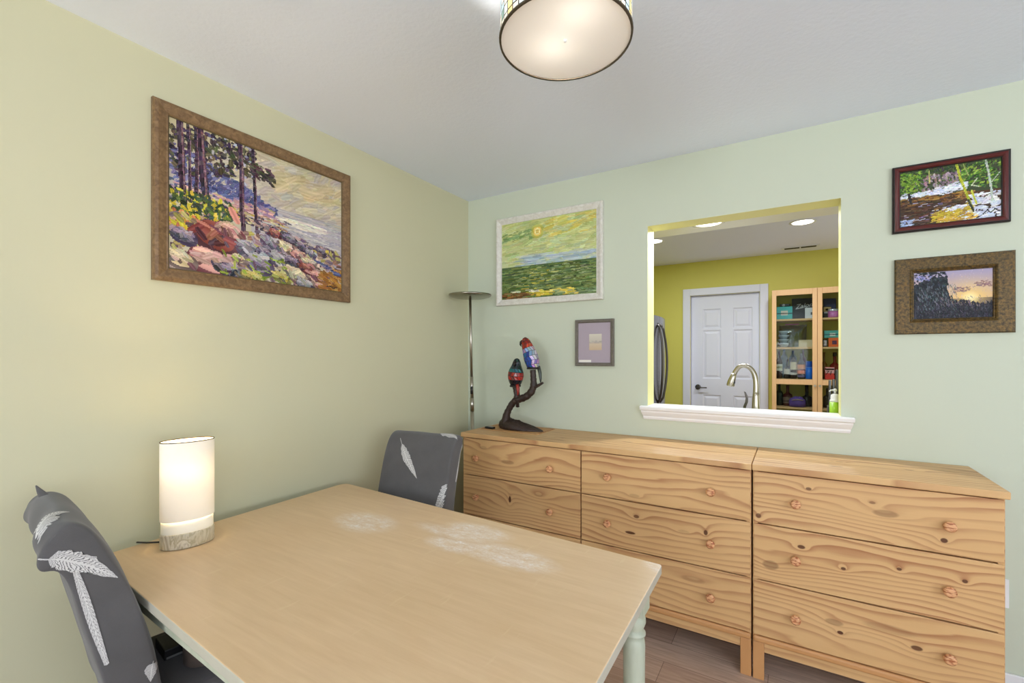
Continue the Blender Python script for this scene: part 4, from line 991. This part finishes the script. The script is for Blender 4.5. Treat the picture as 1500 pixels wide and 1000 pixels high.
# bottles
def bottle(label,x,y,z,h,r_,c,labels=(),neck=.3,rough=.12,name='bottle',capc=None):
    t=thing(name,label,'bottle',(x,y,z+.001)); hn=h*(1-neck)
    build('body',MB().lathe([(r_*.9,0),(r_,.004),(r_,hn*.86),(r_*.9,hn*.95),(r_*.45,hn*1.06),(r_*.32,hn*1.14),(r_*.32,h*.97),(r_*.38,h*.975),(r_*.38,h)],22),plain('bottle_glass_%d'%len(bpy.data.materials),c,rough),t)
    if capc: build('cap',MB().lathe([(r_*.42,h*.86),(r_*.42,h+.004)],16),plain('cap_%d'%len(bpy.data.materials),capc,.4),t)
    for (z0_,z1_,cc) in labels: build('paper_label',MB().lathe([(r_+.0008,z0_*h),(r_+.0008,z1_*h)],22,cap=False),plain('paper_%d'%len(bpy.data.materials),cc,.6),t)
    return t
bottle('dark wine bottle with white label, leftmost on the third cabinet shelf',1.872,2.92,Z3,.285,.030,(46,26,22),[(.28,.52,(226,226,210)),(.36,.44,(150,150,70))])
bottle('tall clear glass bottle at the back of the third cabinet shelf',1.915,3.05,Z3,.30,.034,(120,140,156),neck=.2)
bottle('second clear bottle behind the cream-labelled bottle in the cabinet',1.995,3.05,Z3,.290,.036,(84,104,124),neck=.2)
bottle('squat dark bottle with a round pale label on the third cabinet shelf',1.945,2.93,Z3,.20,.031,(30,28,28),[(.22,.5,(206,196,186))],neck=.4)
bottle('dark bottle with a cream label on the third cabinet shelf',2.000,2.90,Z3,.22,.029,(34,22,24),[(.42,.78,(214,198,170)),(.18,.28,(206,200,196))],neck=.12)
bottle('dark bottle with peach and orange labels on the third cabinet shelf',2.068,2.90,Z3,.26,.034,(30,24,32),[(.38,.56,(226,150,112)),(.20,.34,(230,106,48)),(.06,.14,(120,110,150))],neck=.32)
bottle('pink-capped clear bottle behind the orange-labelled one',2.085,3.04,Z3,.295,.030,(150,110,136),neck=.25)
t=thing('flask','tall blue flask at the right of the third cabinet shelf','flask',(2.135,2.89,Z3+.001)); build('body',MB().lathe([(.029,0),(.031,.004),(.031,.118)],22),plain('blue_flask',(30,110,220),.3),t); build('lid',MB().lathe([(.028,.1185),(.029,.121),(.029,.175),(.026,.180)],22),plain('blue_lid',(24,84,190),.35),t); build('ring',MB().lathe([(.0315,.1165),(.0315,.1195)],22),plain('pale_ring',(170,200,236),.3),t)
# bottom shelf
bottle('dark green bottle, leftmost on the lowest visible cabinet shelf',1.872,3.02,Z4,.225,.034,(22,44,28),neck=.35)
bottle('dark red round bottle with a striped label on the lowest visible shelf',1.948,3.01,Z4,.215,.044,(84,26,28),[(.12,.42,(150,132,126)),(.2,.26,(60,40,40))],neck=.42)
t=thing('gift_bag','purple cloth bag lying on the lowest visible cabinet shelf','bag',(2.035,2.905,Z4+.001)); pb=MB().lathe([(.7,0),(.98,.006),(1.,.04),(.9,.075),(.6,.095),(.3,.10)],24,sx=.075,sy=.045); rnd=random.Random(6); pb.v=[(x*(1+.1*rnd.uniform(-1,1)),y,z*(1+.15*rnd.uniform(-1,1))) for x,y,z in pb.v]; build('pouch',pb,plain('purple_cloth',(88,60,140),.7),t); build('drawstring',MB().tube([(-.05,-.040,.07),(0,-.046,.078),(.05,-.040,.072)],.003,8),plain('gold_cord',(196,170,90),.5),t)
bottle('dark conical bottle at the right of the lowest visible shelf',2.118,3.03,Z4,.23,.048,(40,44,50),neck=.55)
# right-hand door
boxthing('gift_box','navy box standing at the back of the right cabinet top shelf','box',2.262,2.368,3.02,3.08,Z1,.205,(40,44,84))
t=boxthing('gift_box','gold-and-black patterned box in front of the navy box','box',2.250,2.325,2.955,2.995,Z1,.122,(40,34,34),[('gold_panel',-.030,.034,.066,.112,(196,164,104)),('pale_panel',-.024,.010,.05,.064,(180,180,186)),('dark_patch',-.012,.012,.076,.100,(60,48,40))])
t=thing('jar','pink jar with a silver lid on the right cabinet top shelf','jar',(2.335,2.895,Z1+.001)); build('body',MB().lathe([(.040,0),(.043,.004),(.043,.062)],24),plain('pink_jar',(206,120,186),.3),t); build('lid',MB().lathe([(.044,.0625),(.045,.066),(.044,.082),(.036,.086)],24),plain('silver_lid',(206,206,220),.25,.5),t)
boxthing('gift_box','orange box with a dark purple square on the right cabinet second shelf','box',2.298,2.392,2.90,2.98,Z2,.090,(236,104,44),[('dark_square',-.018,.020,.024,.062,(96,44,84))])
t=boxthing('gift_box','teal box with a white bow lying on the orange box','box',2.262,2.400,2.905,2.985,Z2+.091,.072,(84,166,160),[('band',-.069,.069,.028,.036,(44,70,100)),('bow',-.024,.024,.016,.046,(226,232,232))])
boxthing('carton_box','small white and black box beside the orange box','box',2.254,2.290,2.93,2.98,Z2,.078,(60,50,54),[('white_panel',-.014,.012,.012,.066,(222,214,222)),('green_dot',-.012,-.004,.034,.046,(140,170,80))])
t=boxthing('carton_box','red and pink box with black lettering on the right cabinet third shelf','box',2.268,2.345,2.88,2.93,Z3,.122,(226,56,54),[('pink_panel',-.0375,.0375,.062,.12,(238,170,176)),('purple_stripe',-.0375,.0375,.094,.108,(176,110,170))])
fc=bpy.data.curves.new('num','FONT'); fc.body='711'; fc.size=.062; fc.shear=.25; fc.extrude=.0004; fc.align_x='CENTER'
fo=bpy.data.objects.new('tmp',fc); COL.objects.link(fo); dg=bpy.context.evaluated_depsgraph_get(); fm=bpy.data.meshes.new_from_object(fo.evaluated_get(dg),depsgraph=dg); bpy.data.objects.remove(fo)
fm.materials.append(M['black']); lo=bpy.data.objects.new('lettering',fm); COL.objects.link(lo); lo.parent=t; lo.rotation_euler=(R(90),0,0); lo.location=(.004,-.0270,.044)
bottle('slim amber bottle at the back of the right cabinet third shelf',2.268,3.03,Z3,.27,.026,(120,84,40),neck=.4)
bottle('deep red bottle at the back of the right cabinet third shelf',2.355,3.00,Z3,.265,.042,(120,22,24),neck=.42,capc=(40,30,30))
bottle('murky bottle on the lowest visible right cabinet shelf',2.29,2.98,Z4,.20,.032,(52,48,34),neck=.4)

# ceiling cans + vent
def can(x,y,z,label,e=None):
    t=thing('recessed_light',label,'light',(x,y,z-.0005),0,'recessed kitchen lights')
    build('trim_ring',MB().lathe([(.078,0),(.096,0),(.098,-.003),(.080,-.005),(.078,-.002)],40,cap=False),M['white'],t); build('lens',MB().lathe([(.0005,-.002),(.077,-.002)],40,cap=False),M['canlens'],t,fix=False)
    ld=bpy.data.lights.new('can','AREA'); ld.shape='DISK'; ld.size=.14; ld.energy=e or CAN; ld.color=(.90,.95,1.); lo=bpy.data.objects.new('can_light',ld); COL.objects.link(lo); lo.parent=t; lo.location=(0,0,-.008)
CAN=13.
can(1.547,.377,2.2,'lit recessed light in the soffit above the faucet',15.); can(2.063,1.851,ZC,'lit recessed light in front of the ceiling vent'); can(.845,1.851,ZC,'lit recessed light at the left edge of the pass-through')
v=thing('ceiling_vent','white ceiling vent with two dark slots above the cabinet','vent',(2.058,2.87,ZC-.0005))
build('plate',MB().box(-.165,.165,-.055,.055,-.006,0),M['doorwhite'],v,bevel=.002)
for (a,b) in ((-.138,-.006),(.006,.138)): build('slot',MB().box(a,b,-.034,.024,-.0075,-.0062),plain('dark_slot_%d'%len(bpy.data.materials),(34,32,32),.8),v)

# ------------------------------------------------------------------ lights
def area(name,loc,rot,sx,sy,e,c):
    ld=bpy.data.lights.new(name,'AREA'); ld.shape='RECTANGLE'; ld.size=sx; ld.size_y=sy; ld.energy=e; ld.color=c
    lo=bpy.data.objects.new(name,ld); COL.objects.link(lo); lo.location=loc; lo.rotation_euler=rot; return lo
area('window_daylight',((WX0+WX1)/2,YF+.01,(WZ0+WZ1)/2),(R(148),0,0),WX1-WX0-.12,WZ1-WZ0-.12,168,(.86,.905,.95))  # added uplight at the unseen window, bounces soft fill off the ceiling
area('side_window_daylight',(XR-.01,(RY0+RY1)/2,(RZ0+RZ1)/2),(R(146),0,R(90)),RY1-RY0-.1,RZ1-RZ0-.1,172,(.86,.905,.96))  # added side fill, tilted up to lift the left wall and ceiling
area('kitchen_fill_light',(3.73,1.9,1.5),(R(125),0,R(90)),1.6,1.2,15,(.90,.95,1.))  # added kitchen fill in front of a solid wall, no window here
w=bpy.data.worlds.new('sky'); scene.world=w; w.use_nodes=True; bg=w.node_tree.nodes['Background']; bg.inputs[0].default_value=(.75,.85,1,1); bg.inputs[1].default_value=.6

# ------------------------------------------------------------------ camera
cam=bpy.data.cameras.new('camera'); co_=bpy.data.objects.new('camera',cam); COL.objects.link(co_)
cam.sensor_fit='HORIZONTAL'; cam.sensor_width=36; cam.lens=36*670.27/1500; cam.shift_y=21.05/1500; cam.clip_start=.02
co_.location=(1.988,-2.645,1.383); co_.rotation_euler=(R(90),0,R(31.477))
scene.camera=co_
vs_=scene.view_settings; vs_.view_transform='Standard'; vs_.look='None'; vs_.exposure=.09; vs_.gamma=1.; vs_.use_curve_mapping=False
scene.cycles.max_bounces=8; scene.cycles.diffuse_bounces=5; scene.cycles.use_denoising=True; scene.cycles.caustics_reflective=False; scene.cycles.caustics_refractive=False
